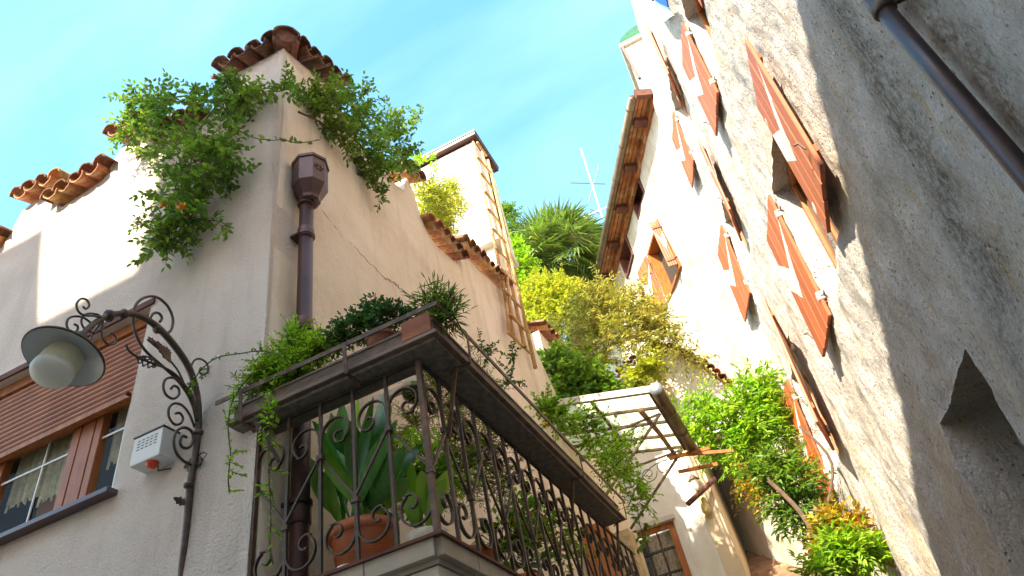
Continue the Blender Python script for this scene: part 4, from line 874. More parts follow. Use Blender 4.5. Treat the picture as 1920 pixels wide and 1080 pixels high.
# small things on the porch wall
q = P(1302, 905, 'Y', PY-.12)
LT = thing('wall_lantern', 'small rusty lantern hanging by the porch corner under the canopy', 'lantern', tuple(q))
MB().lathe([(.0, .18), (.03, .16), (.11, .06), (.12, .05), (.10, .05), (.09, .05)], q, 6).build('roof', ironrust, LT)
MB().lathe([(.08, .045), (.055, -.12), (.03, -.14), (0, -.14)], q, 6).build('glass_body', frost, LT)
MB().tube([q+np.array([0, 0, .18]), q+np.array([0, .0, .35]), q+np.array([0, .12, .42])], .008, 5).build('hook', iron, LT)
a, b = P(1285, 945, 'Y', PY-.3), P(1340, 898, 'Y', PY-.05)
LG = thing('projecting_log', 'short brown round pole sticking out beside the lantern', 'pole', tuple(b)); MB().tube([P(1290, 945, 'Y', PY-.45), b], .05, 12).build('pole', darkwood, LG, True)
q = P(1320, 945, 'Y', PY-.1); MK = thing('wall_ornament', 'small pale yellow stone ornament on the porch wall below the pole', 'ornament', tuple(q))
MB().lathe([(.0, .14), (.05, .13), (.07, .08), (.05, .02), (.085, -.04), (.08, -.14), (.04, -.20), (0, -.2)], q, 9).build('carving', M('yellow_stone', (.55, .42, .18), .8), MK, True)

# terrace wall behind the balcony end, orange door leaf and rough pier
TW = thing('terrace_wall', 'rough yellow stone pier and terrace wall beyond the balcony end', 'wall', (-1.6, 9, 0))
MB().box((XC, 8.6, 0), (XP, PY, 3.38)).build('terrace', tanwall, TW)
pz = P(1130, 1010, 'Y', 8.4)
MB().box((P(1100, 1040, 'Y', 8.5)[0], 8.5, 0), (P(1198, 1060, 'Y', 8.5)[0], 8.8, P(1150, 1000, 'Y', 8.5)[2])).build('pier', M('rough_stone', (.62, .47, .27), .95, (.45, .30, .15), 9, bump=.03, bscale=14, stretch=(1, 1, 2)), TW)
q0, q1 = P(1085, 1000, 'Y', 8.2), P(1118, 1080, 'Y', 8.2)
OD = thing('orange_door', 'orange painted door leaf standing open beyond the balcony railing', 'door', (q0[0], 8.2, 2.6))
for k in range(3): MB().box((q0[0]+.13*k, 8.2, 2.5), (q0[0]+.125+.13*k, 8.24, q0[2]+.05)).build('board', frame_w, OD)

# ------------------------------------------------------------------ glass canopy
CY0, CY1 = 7.9, 9.8; cx1 = P(1222, 735, 'Y', CY0)[0]; cz1 = P(1222, 735, 'Y', CY0)[2]; cx0 = XC; cz0 = cz1+.42
CN = thing('glass_canopy', 'rusty framed textured glass canopy with scroll brackets over the terrace door', 'canopy', (XC, CY0, cz1))
cpt = lambda x, y, o=0.: np.array([x, y, cz0+(cz1-cz0)*(x-cx0)/(cx1-cx0)+o])
rows = np.linspace(CY0, CY1, 5); cols = [cx0, cx0+(cx1-cx0)*.5, cx1-.02]
for y in rows: MB().bar(cpt(cx0, y), cpt(cx1, y), .035, .035).build('glazing_bar', ironrust, CN)
for x in cols: MB().bar(cpt(x, CY0-.02, -.037), cpt(x, CY1+.02, -.037), .04, .035).build('purlin', ironrust, CN)
MB().bar(cpt(cx0, CY0-.045, .02), cpt(cx1+.03, CY0-.045, .02), .03, .09).build('edge_flashing', stone, CN)
for ya, yb in zip(rows[:-1], rows[1:]):
    for xa, xb in zip(cols[:-1], cols[1:]):
        MB().hexa([cpt(xa+.005, ya+.005, .022), cpt(xb-.005, ya+.005, .022), cpt(xb-.005, yb-.005, .022), cpt(xa+.005, yb-.005, .022), cpt(xa+.005, ya+.005, .03), cpt(xb-.005, ya+.005, .03), cpt(xb-.005, yb-.005, .03), cpt(xa+.005, yb-.005, .03)]).build('pane', wired, CN)
pg = [cpt(cx1+.07, CY0-.08, -.0), cpt(cx1+.07, CY1+.1, -.0)]
MB().tube(pg, .085, 16).build('gutter', gutterm, CN, True); MB().tube([pg[0]-np.array([0, .005, 0]), pg[0]+np.array([0, .02, 0])], .088, 16).build('gutter_end', zinc, CN, True)
for y in (CY0+.6, CY0+1.3): c = cpt(cx1+.07, y); MB().tube([c, c+np.array([0, .04, 0])], .092, 16).build('gutter_bracket', gutterm, CN, True)
a, b = cpt(cx1-.26, CY0+.35, -.07), cpt(cx1-.20, CY1+.1, -.07); MB().tube([a, a*.5+b*.5+np.array([.01, 0, .01]), b], [.04, .034, .03], 10).build('support_pole', M('rusty_pole', (.24, .10, .05), .8, (.42, .3, .2), 8, bump=.004), CN, True)
for y in (CY0+.55, CY1-.05):
    h1 = cpt(cx1-.05, y, -.06); w0 = np.array([XC+.25, y, h1[2]-.0]); low = np.array([cx1-1.15, y, h1[2]-.85])
    MB().bar(h1, low, .03, .03, (0, 1, 0)).build('bracket', ironrust, CN); MB().bar(w0, h1+np.array([0, 0, -.0]), .025, .025, (0, 1, 0)).build('bracket', ironrust, CN)
    for (ux, uz, r, fl) in ((-.36, -.16, .12, 1), (-.60, -.18, .13, -1), (-.90, -.20, .14, 1), (-.12, -.10, .06, 1)):
        pts = [(h1[0]+ux+(r*(1-f*.8))*math.cos(fl*f*9), y, h1[2]+uz+(r*(1-f*.8))*math.sin(fl*f*9)) for f in np.linspace(0, 1, 26)]
        MB().strip(pts, (0, 1, 0), .016, .008).build('scroll', iron, CN)
    pts = [(h1[0]-.1-.95*f, y, h1[2]-.10-.45*f*f+.1*math.sin(f*PI)) for f in np.linspace(0, 1, 12)]; MB().strip(pts, (0, 1, 0), .016, .008).build('scroll', iron, CN)
for i, (a, b) in enumerate((((1250, 855), (1375, 845)), ((1272, 885), (1345, 870)), ((1255, 860), (1330, 840)))):
    pa_, pb_ = P(*a, 'Y', 9.9-.1*i), P(*b, 'Y', 10.1-.1*i); st_ = thing('pergola_stick', ['long orange stick holding the wisteria above the canopy end', 'lower orange stick beside the wisteria and lantern', 'short thin orange stick at the canopy corner'][i], 'stick', tuple(pa_), group='orange sticks carrying the wisteria')
    MB().bar(pa_, pb_, .03, .05).build('board', frame_w, st_)

# ------------------------------------------------------------------ white chimney tower and bamboo trellis
tz = P(888, 262, 'X', -2.60); TY = float(tz[1]); 
CT = thing('chimney_tower', 'white rendered tower with dark capping rising behind the parapet', 'tower', (-3.3, TY, 8)); zt = float(tz[2])
xt0 = -4.35
MB().box((xt0, TY, 10.9), (-2.60, TY+.95, zt-.05)).build('upper_shaft', whitewall, CT, bevel=.01)
MB().box((xt0+.1, TY+.12, 6.5), (-2.72, TY+.85, 10.9)).build('lower_shaft', whitewall, CT, bevel=.01)
MB().box((xt0, TY-.02, 10.80), (-2.57, TY+.97, 10.92)).build('string_course', stone, CT)
MB().box((xt0-.1, TY-.13, zt+.0), (-2.50, TY+1.1, zt+.10)).build('cap', copper, CT); MB().box((xt0-.12, TY-.15, zt+.102), (-2.48, TY+1.12, zt+.13)).build('cap_flashing', zinc, CT)
MB().box((-2.598, TY+.35, 11.5), (-2.585, TY+.75, zt-.5)).build('window', roomm, CT)
MB().box((-3.35, TY-.10, 9.9), (-3.1, TY-.0, 10.6)).build('small_vent', terraold, CT)
TR = thing('bamboo_trellis', 'tall bamboo cane trellis tied against the tower and end of the parapet', 'trellis', (-2.25, 7.8, 7.4))
tp = lambda x, y, v=-2.25: P(x, y, 'X', v)
for a, b in (((887, 266), (962, 628)), ((904, 284), (984, 652)), ((915, 300), (1004, 690)), ((945, 545), (955, 622))):
    a_, b_ = tp(*a, -2.27), tp(*b, -2.25); MB().tube([a_, (a_+b_)/2+np.array([.01, 0, 0]), b_], [.024, .028, .032], 8).build('cane_upright', cane, TR, True)
rg = [(760+.287*a, 230+.287*b, 760+.287*c, 230+.287*d) for a, b, c, d in ((470, 130, 530, 215), (470, 225, 555, 325), (492, 328, 575, 435), (518, 448, 600, 550), (538, 560, 628, 665), (568, 690, 655, 785), (592, 820, 680, 915), (618, 955, 697, 1040))]
rg += [(920+.389*a, 240+.389*b, 920+.389*c, 240+.389*d) for a, b, c, d in ((45, 675, 120, 755), (60, 775, 145, 865), (95, 900, 168, 975), (85, 985, 190, 1085), (75, 690, 100, 900))]
for a, b, c, d in rg: a_, b_ = tp(a, b, -2.20), tp(c, d, -2.21); MB().tube([a_, (a_+b_)/2, b_], [.026, .024, .022], 7).build('cane_rung', cane, TR, True)
# low garden wall with tiles beyond the trellis
GW = thing('garden_wall', 'low terracotta coped garden wall stepping down beyond the trellis', 'wall', (-2.4, 10, 6)); 
MB().hexa([(-2.7, 9.6, 5), (-2.45, 9.6, 5), (-2.45, 12.9, 5), (-2.7, 12.9, 5), (-2.7, 9.6, 8.9), (-2.45, 9.6, 8.9), (-2.45, 12.9, 9.1), (-2.7, 12.9, 9.1)]).build('wall', stuccoR, GW)
coping(GW, (-2.45, 9.7, 8.95), (-2.45, 12.6, 9.15), Rn, 'l', spacing=.2, tilt=22)
# antenna
q = P(1128, 395, 'Y', 18.5); AN = thing('tv_antenna', 'rooftop television antenna mast with crossed rods against the sky', 'antenna', tuple(q))
def ap(x, y): return P(x, y, 'Y', 18.5)
MB().tube([ap(1130, 410), ap(1089, 278)], .028, 6).build('mast', white_p, AN)
for a, b, m_ in (((1070, 343), (1135, 345), iron), ((1124, 310), (1104, 378), iron), ((1138, 388), (1088, 410), zinc), ((1083, 415), (1122, 440), iron), ((1106, 392), (1128, 402), iron)): MB().tube([ap(*a), ap(*b)], .018, 5).build('rod', m_, AN)
for k in range(7):
    f = k/6; c = ap(1086+f*36, 417+f*22); MB().tube([c+np.array([0, -.25, .25])*1.0, c-np.array([0, -.25, .25])], .007, 4).build('director', zinc, AN)
MB().tube([ap(1128, 395), ap(1065, 470)], .010, 4).tube([ap(1128, 470), ap(1078, 495)], .008, 4).build('stay', zinc, AN)

# ------------------------------------------------------------------ PLANTS
rg_ = np.random.default_rng(3)
def vine(name, label, cat, spec, ax, val, nper, length, ls, kind, m, mono=None, nsing=0, group=None, extra=(), depth=.6, **kw):
    bl = pxblobs(spec, ax, val, depth); t = thing(name, label, cat, tuple(bl[0][0]), group)
    S = blob_shoots(bl, nper, length, ls, rg_, **kw)
    for pts_px, val2, L_ in extra: pass
    build_plant(t, S, kind, m, mono, nsing); return t
# two climbers spilling over the parapet
VA = vine('climbing_vine', 'big green climber spilling over the left parapet beside the house corner', 'vine',
     [(340, 200, 48), (420, 185, 38), (295, 265, 42), (370, 285, 58), (345, 350, 45), (405, 240, 48), (345, 405, 30), (318, 440, 16), (450, 185, 26), (420, 300, 34), (390, 330, 36), (300, 200, 24), (330, 300, 45), (260, 200, 10), (245, 255, 12)], 'Y', 2.42, 30, .27, .074, 'oval', leafA, leafAo, 200, grav=1.2, wig=.5, depth=.5)
VB = vine('climbing_vine', 'bushy green climber hanging over the alley side parapet above the hopper head', 'vine',
     [(600, 185, 24), (655, 210, 42), (700, 255, 46), (640, 255, 30), (735, 275, 34), (700, 310, 24), (755, 305, 16), (675, 190, 22), (620, 220, 30), (690, 290, 34), (730, 235, 24)], 'X', -2.20, 34, .26, .074, 'oval', leafA, leafAo, 200, grav=1.2, wig=.5, depth=.8)
def runner(name, label, cat, px, ax, val, ls, m, mono=None, kind='oval', branch=0, blen=.15, gap=None, grav=.6, upn=1.0, nsing=0):
    pts = np.array([P(q[0], q[1], ax if len(q) < 4 else q[2], val if len(q) < 4 else q[3]) for q in px]); pts = smooth(pts, 6); t = thing(name, label, cat, tuple(pts[0]))
    MB().tube(pts, .004, 4).build('stem', twigm, t)
    seg = np.linalg.norm(np.diff(pts, axis=0), axis=1); tot = seg.sum(); g_ = gap or ls*.6; S = dict(pos=[], d=[], n=[], s=[], stems=[]); cum = np.concatenate([[0], np.cumsum(seg)])
    for k, dd in enumerate(np.arange(0, tot, g_)):
        p = np.array([np.interp(dd, cum, pts[:, i]) for i in range(3)]); S['pos'].append(p); S['d'].append(rg_.normal(0, .8, 3)+[0, 0, .1]); S['n'].append(rg_.normal(0, .5, 3)+[0, 0, upn]); S['s'].append(ls*rg_.uniform(.6, 1.2))
    for k in ('pos', 'd', 'n', 's'): S[k] = np.array(S[k])
    if branch:
        st_ = [pts[rg_.integers(len(pts))] for _ in range(branch)]; S2_ = shoots(st_, rg_.normal(0, 1, (branch, 3)), rg_.uniform(.3, 1, branch)*blen, ls, rg_, grav=grav)
        for k in ('pos', 'd', 'n', 's'): S[k] = np.concatenate([S[k], S2_[k]])
        S['stems'] = S2_['stems']
    pos, d, n_, sz_ = S['pos'], S['d'], S['n'], S['s']
    mb = MB(); 
    for q in S['stems']: mb.tube(q[::2] if len(q) > 4 else q, .002, 3, cap=False)
    if mb.v: mb.build('twigs', twigm, t, kind='stuff')
    link(bpy.data.objects.new('foliage', leaves_mesh('foliage', pos, d, n_, sz_, kind, m)), t)['kind'] = 'stuff'
    return t
runner('vine_runner', 'thin vine strand crossing the house corner below the hip tile', 'vine', [(440, 190), (480, 172), (520, 172), (536, 168), (560, 172, 'X', -2.3), (600, 185, 'X', -2.3)], 'Y', 2.5, .065, leafA, branch=26, blen=.25)
runner('vine_runner', 'lower thin vine strand drooping across the house corner to the alley climber', 'vine', [(440, 240), (475, 258), (510, 263), (530, 262), (560, 268, 'X', -2.3), (600, 262, 'X', -2.3)], 'Y', 2.5, .055, leafA, gap=.09)
runner('vine_runner', 'small vine spray reaching right below the big left climber', 'vine', [(350, 405), (385, 412), (410, 415), (438, 428)], 'Y', 2.45, .06, leafA, branch=14, blen=.2)
runner('vine_runner', 'loose vine spray with curled tendril reaching left over the sunlit wall', 'vine', [(330, 420), (290, 415), (262, 422), (250, 415)], 'Y', 2.45, .05, leafA, branch=5, blen=.12, gap=.09)
runner('vine_runner', 'hanging vine tips with a few orange blooms below the big left climber', 'vine', [(335, 380), (325, 410), (310, 440), (330, 452), (350, 458)], 'Y', 2.45, .06, leafA, branch=26, blen=.2)
runner('vine_runner', 'leafy vine shoots hanging over the alley wall under the climber', 'vine', [(690, 300), (700, 335), (712, 360), (720, 370)], 'X', -2.2, .06, leafA, branch=20, blen=.18)
runner('vine_runner', 'sunlit vine shoot waving against the sky right of the alley climber', 'vine', [(735, 255), (755, 240), (775, 222), (795, 208)], 'X', -2.3, .065, leafA, branch=14, blen=.2)
runner('vine_runner', 'yellow green vine shoots at the end tile of the first alley coping', 'vine', [(760, 320), (780, 300), (800, 298), (820, 308)], 'X', -2.4, .085, leafB, branch=14, blen=.25)
def flower(par, pos, r, m, petals=6):
    root = link(bpy.data.objects.new('flower', MB().lathe([(0, -.2*r), (.25*r, 0), (0, .2*r)], pos, 6, (0, -1, .3)).mesh('flower', m)), par)
    for k in range(petals):
        a = k*2*PI/petals; leafplate(pos, (math.cos(a), math.sin(a)*.6-.4, .3+.4*math.sin(a)), r, r*.42, 'petal', root, m, (0, -1, .3), .2)
for (x, y) in ((311, 387), (343, 391), (405, 148)): flower(VA, P(x, y, 'Y', 2.28), .045, flowerO)
def woody(par, lines_, ax, val, r=.011):
    for ln_ in lines_: MB().tube(smooth([P(x, y, ax, val+rg_.uniform(-.05, .05)) for x, y in ln_], 5), np.linspace(r, r*.35, (len(ln_)-1)*5+1), 6).build('woody_stem', bark, par)
woody(VA, [((440, 175), (405, 200), (372, 250), (355, 320), (340, 390)), ((430, 150), (385, 185), (345, 240), (320, 300)), ((400, 250), (395, 310), (375, 370), (350, 420)), ((330, 230), (300, 255), (262, 262)), ((400, 190), (345, 180), (300, 190)), ((365, 290), (400, 330), (430, 350)), ((352, 330), (330, 400), (318, 445))], 'Y', 2.47)
woody(VB, [((570, 180), (620, 200), (670, 240), (720, 290)), ((600, 190), (650, 230), (690, 300), (705, 350)), ((560, 210), (610, 235), (640, 270)), ((660, 200), (710, 225), (760, 270)), ((640, 230), (700, 260), (755, 310))], 'X', -2.24)
# bright bamboo grass behind the parapet
vine('bamboo_plant', 'bright yellow green bamboo clump behind the alley parapet under the tower', 'plant', [(815, 385, 32), (840, 400, 30), (800, 365, 22), (845, 370, 20), (835, 425, 16)], 'X', -2.75, 70, .40, .13, 'narrow', leafY, None, 0, grav=.4, wig=.3, outward=.8, gap=.05)
# garden on the slope behind
vine('slender_conifer', 'slim dark conifer tip against the sky left of the palm', 'tree', [(957, 400, 10), (955, 425, 14), (952, 450, 18), (940, 395, 8)], 'Y', 16, 60, .35, .12, 'small', leafA, None, 0, grav=.2)
vine('garden_shrub', 'dense green shrub below the slim conifer beside the bamboo trellis', 'shrub', [(950, 470, 26), (970, 500, 32), (965, 540, 38), (980, 580, 34), (945, 510, 24), (990, 620, 25)], 'Y', 14.5, 170, .45, .12, 'small', leafB, None, 0, grav=.3)
vine('garden_shrub', 'bright yellow green rounded shrub below the palm', 'shrub', [(1010, 550, 36), (1045, 545, 34), (1075, 560, 30), (1020, 590, 42), (1060, 590, 36)], 'Y', 14, 190, .4, .11, 'small', leafY, None, 0, grav=.2)
vine('garden_shrub', 'large olive gold shrub spreading over the tiled white garden wall', 'shrub', [(1080, 600, 44), (1130, 590, 46), (1180, 600, 46), (1150, 640, 44), (1210, 630, 34), (1100, 645, 38), (1225, 600, 24), (1190, 570, 24), (1130, 560, 24)], 'Y', 12.3, 68, .6, .15, 'lance', leafO, None, 0, grav=.5, wig=.4, gap=.07)
vine('garden_shrub', 'sparse golden spray leaning over the passage wall coping', 'shrub', [(1255, 640, 14), (1280, 655, 18), (1300, 668, 14)], 'Y', 12.5, 28, .5, .14, 'lance', leafO, None, 0, grav=.8, wig=.4, gap=.09)
vine('garden_shrub', 'yellow leaved branch hanging in front of the tiled white wall', 'shrub', [(1110, 690, 20), (1095, 665, 20), (1200, 700, 16), (1190, 720, 16), (1215, 690, 10)], 'Y', 12.2, 40, .4, .11, 'small', leafY, None, 0, grav=1.2)
vine('ivy_bush', 'dark glossy green ivy mass at the end of the alley wall above the canopy', 'shrub', [(1045, 685, 26), (1065, 710, 32), (1095, 715, 30), (1085, 745, 24), (1115, 740, 20), (1140, 735, 12), (1060, 745, 20)], 'Y', 9.6, 120, .32, .13, 'small', leafAo if False else leafA, leafAo, 120, grav=.9, gap=.07)
# palm
pc_ = P(1038, 492, 'Y', 17); PMt = thing('palm_tree', 'fan palm with a round dense crown against the sky between the houses', 'palm', (pc_[0], 17, pc_[2]-4))
MB().tube([pc_-np.array([0, 0, 6]), pc_-np.array([0, 0, 2]), pc_-np.array([0, 0, .2])], [.22, .24, .28], 10).build('trunk', bark, PMt)
def frond_mesh(seed):
    r = np.random.default_rng(seed); V = []; Fq = []; n = 26; sp = math.radians(250)
    for k in range(n):
        a = -sp/2+sp*k/(n-1); L_ = (.52+.12*math.cos(a))*r.uniform(.85, 1.1); dr = .18*r.uniform(.6, 1.5); c, s_ = math.cos(a), math.sin(a); w = .022; b = len(V)
        V += [(.75, 0, 0), (.75+c*L_*.5-s_*w, s_*L_*.5+c*w, -.02), (.75+c*L_*.5+s_*w, s_*L_*.5-c*w, .01), (.75+c*L_, s_*L_, -dr)]; Fq += [(b, b+2, b+1), (b+1, b+2, b+3)]
    b = len(V); V += [(0, -.015, 0), (0, .015, 0), (.76, .008, .0), (.76, -.008, .0)]; Fq += [(b, b+1, b+2), (b, b+2, b+3)]
    me = bpy.data.meshes.new('frond'); me.from_pydata(V, [], Fq); me.materials.append(palmL); me.update(); return me
fm = [frond_mesh(i) for i in range(4)]
for k in range(170):
    a = RNG.uniform(0, 2*PI); e = RNG.uniform(-1.05, 1.45); Rm = Matrix.Rotation(a, 4, 'Z') @ Matrix.Rotation(-e, 4, 'Y') @ Matrix.Rotation(RNG.uniform(-.5, .5), 4, 'X')
    inst('frond', fm[k % 4], PMt, Matrix.Translation(Vector(pc_)) @ Rm @ Matrix.Scale(RNG.uniform(1.3, 1.8), 4))
# wisteria and companions on the right of the passage
W_ = dict(grav=1.3, wig=.5)
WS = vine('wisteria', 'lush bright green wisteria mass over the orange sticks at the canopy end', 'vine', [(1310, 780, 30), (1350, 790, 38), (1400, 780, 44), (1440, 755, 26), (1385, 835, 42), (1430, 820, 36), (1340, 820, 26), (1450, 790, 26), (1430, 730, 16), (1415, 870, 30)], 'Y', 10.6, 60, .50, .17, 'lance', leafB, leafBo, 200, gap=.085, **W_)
vine('wisteria', 'green hanging branch of large leaves beside the top of the stone stair', 'vine', [(1450, 865, 26), (1480, 900, 30), (1470, 940, 26), (1510, 945, 22), (1440, 890, 18), (1510, 905, 18), (1490, 975, 10)], 'Y', 9.4, 44, .34, .17, 'lance', leafA, leafAo, 160, gap=.085, **W_)
vine('amber_creeper', 'amber and yellow leaved creeper between the green vines at the wall foot', 'vine', [(1570, 985, 26), (1600, 1000, 20), (1560, 1010, 18), (1560, 1050, 20), (1620, 1025, 14)], 'Y', 8.2, 50, .26, .12, 'oval', leafG, None, 0, gap=.07, **W_)
vine('green_creeper', 'green leafy creeper in front of the amber one at the lower wall foot', 'vine', [(1600, 1030, 26), (1575, 1055, 28), (1625, 1035, 16), (1545, 1075, 18), (1570, 1025, 14)], 'Y', 7.9, 50, .26, .14, 'lance', leafB, None, 0, gap=.07, **W_)
vine('amber_creeper', 'dry amber leaves behind the hanging wisteria left of the stair', 'vine', [(1405, 895, 14), (1420, 915, 14), (1430, 935, 12), (1510, 870, 14)], 'Y', 10.2, 40, .35, .12, 'lance', leafG, None, 0, gap=.08, **W_)
for i, (a, b, c) in enumerate((((1440, 900), (1500, 960), (1560, 1060)), ((1500, 800), (1560, 870), (1540, 990)))): MB().tube(smooth([P(*a, 'Y', 9.2), P(*b, 'Y', 8.8), P(*c, 'Y', 8.4)], 5), [.03-.012*i]*11, 7).build('woody_stem', bark, WS)
runner('wisteria_tendril', 'long yellow tendrils reaching over the lowest shutter pair', 'vine', [(1450, 740), (1480, 735), (1500, 745), (1515, 760)], 'Y', 9.6, .07, leafG, branch=8, blen=.3, kind='narrow')
# planter plants
def dpl(x, y, dz=0): return P(x, y, 'X', -1.24)
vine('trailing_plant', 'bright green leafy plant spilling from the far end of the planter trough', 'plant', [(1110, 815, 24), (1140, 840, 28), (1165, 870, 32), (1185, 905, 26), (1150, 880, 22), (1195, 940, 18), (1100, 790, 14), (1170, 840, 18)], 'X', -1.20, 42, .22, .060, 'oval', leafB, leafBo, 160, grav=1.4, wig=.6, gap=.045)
YF = vine('trailing_plant', 'yellow flowered plant in the planter trough above the railing', 'plant', [(1040, 780, 22), (1060, 790, 18), (1025, 765, 14)], 'X', -1.24, 40, .16, .045, 'oval', leafB, None, 0, grav=.6)
for (x, y) in ((1018, 780), (1024, 798), (1050, 770)): flower(YF, P(x, y, 'X', -1.19), .028, flowerY)
runner('hanging_tendril', 'leafy tendril dangling below the far planter end over the door', 'vine', [(1195, 950), (1200, 985), (1210, 1010), (1195, 1030)], 'X', -1.15, .07, leafA, branch=8, blen=.12)
vine('feathery_plant', 'light green feathery plant at the left end of the planter', 'plant', [(545, 675, 24), (520, 690, 22), (575, 665, 20), (555, 640, 14), (500, 700, 14), (560, 700, 16), (600, 655, 10)], 'Y', 2.58, 60, .16, .026, 'small', leafB, None, 0, grav=.8, gap=.018)
vine('spiky_plant', 'spiky green grass like tuft at the planter end', 'plant', [(495, 720, 16), (475, 735, 12), (520, 715, 10)], 'Y', 2.58, 26, .12, .07, 'narrow', leafA, None, 0, grav=.2, gap=.03)
runner('trailing_vine', 'thin trailing vine hanging from the planter end to the left of the railing', 'vine', [(520, 680), (470, 705), (437, 750), (428, 800), (432, 850), (428, 895), (430, 920)], 'Y', 2.44, .032, leafB, branch=10, blen=.05)
runner('trailing_vine', 'long thin trailing vine hanging in front of the railing and drainpipe', 'vine', [(520, 690), (510, 740), (506, 800), (504, 880), (508, 960), (506, 1020), (512, 1058)], 'Y', 2.43, .030, leafB, branch=8, blen=.05)
runner('trailing_vine', 'fine vine strand arching from the planter across to the lamp scrolls', 'vine', [(525, 668), (490, 658), (450, 663), (410, 670), (380, 690), (362, 715), (350, 730)], 'Y', 2.40, .028, leafA, branch=6, blen=.04, gap=.022)
runner('trailing_vine', 'yellow green sprig hanging over the planter edge near its strap', 'vine', [(520, 765), (500, 785), (490, 800), (505, 820)], 'Y', 2.43, .035, leafB, branch=8, blen=.06)
vine('jade_bush', 'small dark round leaved bush in the terracotta pot on the planter', 'plant', [(690, 610, 26), (720, 600, 24), (660, 615, 18), (745, 595, 18), (700, 585, 12), (640, 635, 14)], 'Y', 2.56, 50, .10, .034, 'oval', leafD, None, 0, grav=.1, gap=.024, upn=.6)
runner('bushy_sprig', 'small willow leaved sprig left of the jade bush on the planter', 'plant', [(630, 660), (640, 640), (648, 625)], 'Y', 2.56, .05, leafA, branch=30, blen=.12, kind='narrow', gap=.02)
vine('papyrus_plant', 'thin bladed papyrus like plant at the planter corner', 'plant', [(835, 575, 12), (815, 560, 10), (850, 590, 10), (800, 575, 12), (825, 600, 10)], 'Y', 2.60, 36, .12, .075, 'narrow', leafA, None, 0, grav=.3, gap=.04)
runner('sparse_sprig', 'sparse airy sprig rising behind the planter before the alley wall', 'plant', [(955, 720), (962, 690), (960, 655)], 'X', -1.30, .035, leafD, branch=16, blen=.2, gap=.05)
runner('sparse_sprig', 'low sparse sprig behind the middle of the planter rail', 'plant', [(905, 690), (915, 665), (900, 645)], 'X', -1.30, .03, leafD, branch=10, blen=.15, gap=.05)
def pot(label, c, r, h, m, name='plant_pot', rim=True, parent=None):
    t = thing(name, label, 'plant pot', tuple(c)); pr = [(.0, 0), (r*.70, 0), (r*.93, h*.82)]+([(r*.94, h*.83), (r*1.02, h*.84), (r*1.03, h), (r*.96, h), (r*.93, h*.9)] if rim else [(r, h), (r*.95, h)])
    MB().lathe(pr, c, 30, caps=False).build('pot', m, t, True)
    if r > .1:
        for f in (.15, .19, .50, .54): MB().lathe([(r*(.70+.23*f/.82)+.0012, h*f), (r*(.70+.23*f/.82)+.003, h*(f+.008)), (r*(.70+.23*f/.82)+.0012, h*(f+.016))], c, 30, caps=False).build('ridge', m, t, True)
    MB().lathe([(.0, h*.88), (r*.93, h*.88)], c, 20, caps=False).build('soil', soil, t); return t
c = P(718, 668, 'Y', 2.58); pot('old terracotta pot standing in the front planter under the jade bush', (c[0], 2.58, PZ+.06), .085, .16, terraold)
TP = thing('trough_pot', 'square terracotta trough inside the planter corner', 'plant pot', (-1.3, 2.56, PZ+.06)); 
MB().box((-1.36, 2.50, PZ+.06), (-1.185, 2.68, PZ+.185)).build('pot', terraold, TP, bevel=.006)
big = P(687, 1000, 'Y', 2.92); zf = BZ-.014
pot('large round terracotta pot with ribbed sides behind the railing', (big[0], 2.90, zf), .175, .31, terra)
SC = thing('pot_saucer', 'cream saucer under the large terracotta pot', 'saucer', (big[0], 2.9, zf)); MB().lathe([(.10, 0), (.185, .012), (.19, .03), (.18, .03), (.1, .012)], (big[0], 2.9, zf), 30).build('dish', whitewall, SC, True)
ST = thing('painted_stone', 'cream painted pebble with a dark blue ring at the balcony edge', 'stone', (-1.93, 2.66, zf)); q = P(650, 1066, 'Y', 2.66); MB().lathe([(0, 0), (.05, .005), (.062, .025), (.045, .045), (0, .052)], (q[0], 2.66, zf), 18).build('pebble', whitewall, ST, True); MB().lathe([(.018, .052), (.03, .0505), (.03, .046)], (q[0], 2.66, zf), 18, caps=False).build('blue_ring', blue_c, ST)
yp = P(704, 950, 'Y', 3.2); pot('small yellow ceramic pot on a stand behind the big terracotta pot', (yp[0], 3.2, yp[2]-.06), .065, .10, M('yellow_glaze', (.75, .38, .04), .35, spec=.6))
SD = thing('plant_stand', 'plain wooden plant stand behind the terracotta pot', 'stand', (yp[0], 3.2, zf)); MB().box((yp[0]-.09, 3.11, zf), (yp[0]+.09, 3.29, yp[2]-.062)).build('box', darkwood, SD)
vine('herb_plant', 'small green herb in the yellow pot', 'plant', [(690, 935, 12), (715, 938, 12)], 'Y', 3.18, 40, .08, .022, 'small', leafB, None, 0, grav=.2, gap=.018)
wc = P(800, 1000, 'Y', 2.95); pot('white ceramic pot at the balcony corner', (wc[0], 2.95, zf), .105, .19, whitewall, rim=False)
oc = P(872, 1015, 'X', -1.52); pot('terracotta bowl just behind the corner post of the railing', (-1.50, float(oc[1]), zf), .13, .15, terra)
for i, y in enumerate((4.0, 4.45, 4.95, 5.5)): pot(['second', 'third', 'fourth', 'fifth'][i]+' terracotta pot from the corner along the alley side of the balcony', (-1.52, y, zf), .11, .19, terra)
bladeL = M('sunlit_blade', (.16, .36, .03), .3, (.24, .42, .05), 5, rnd=.3, trans=.5, spec=.6, stretch=(8, 8, 1))  # yellow-green copy of the blade, backlight put into its colour
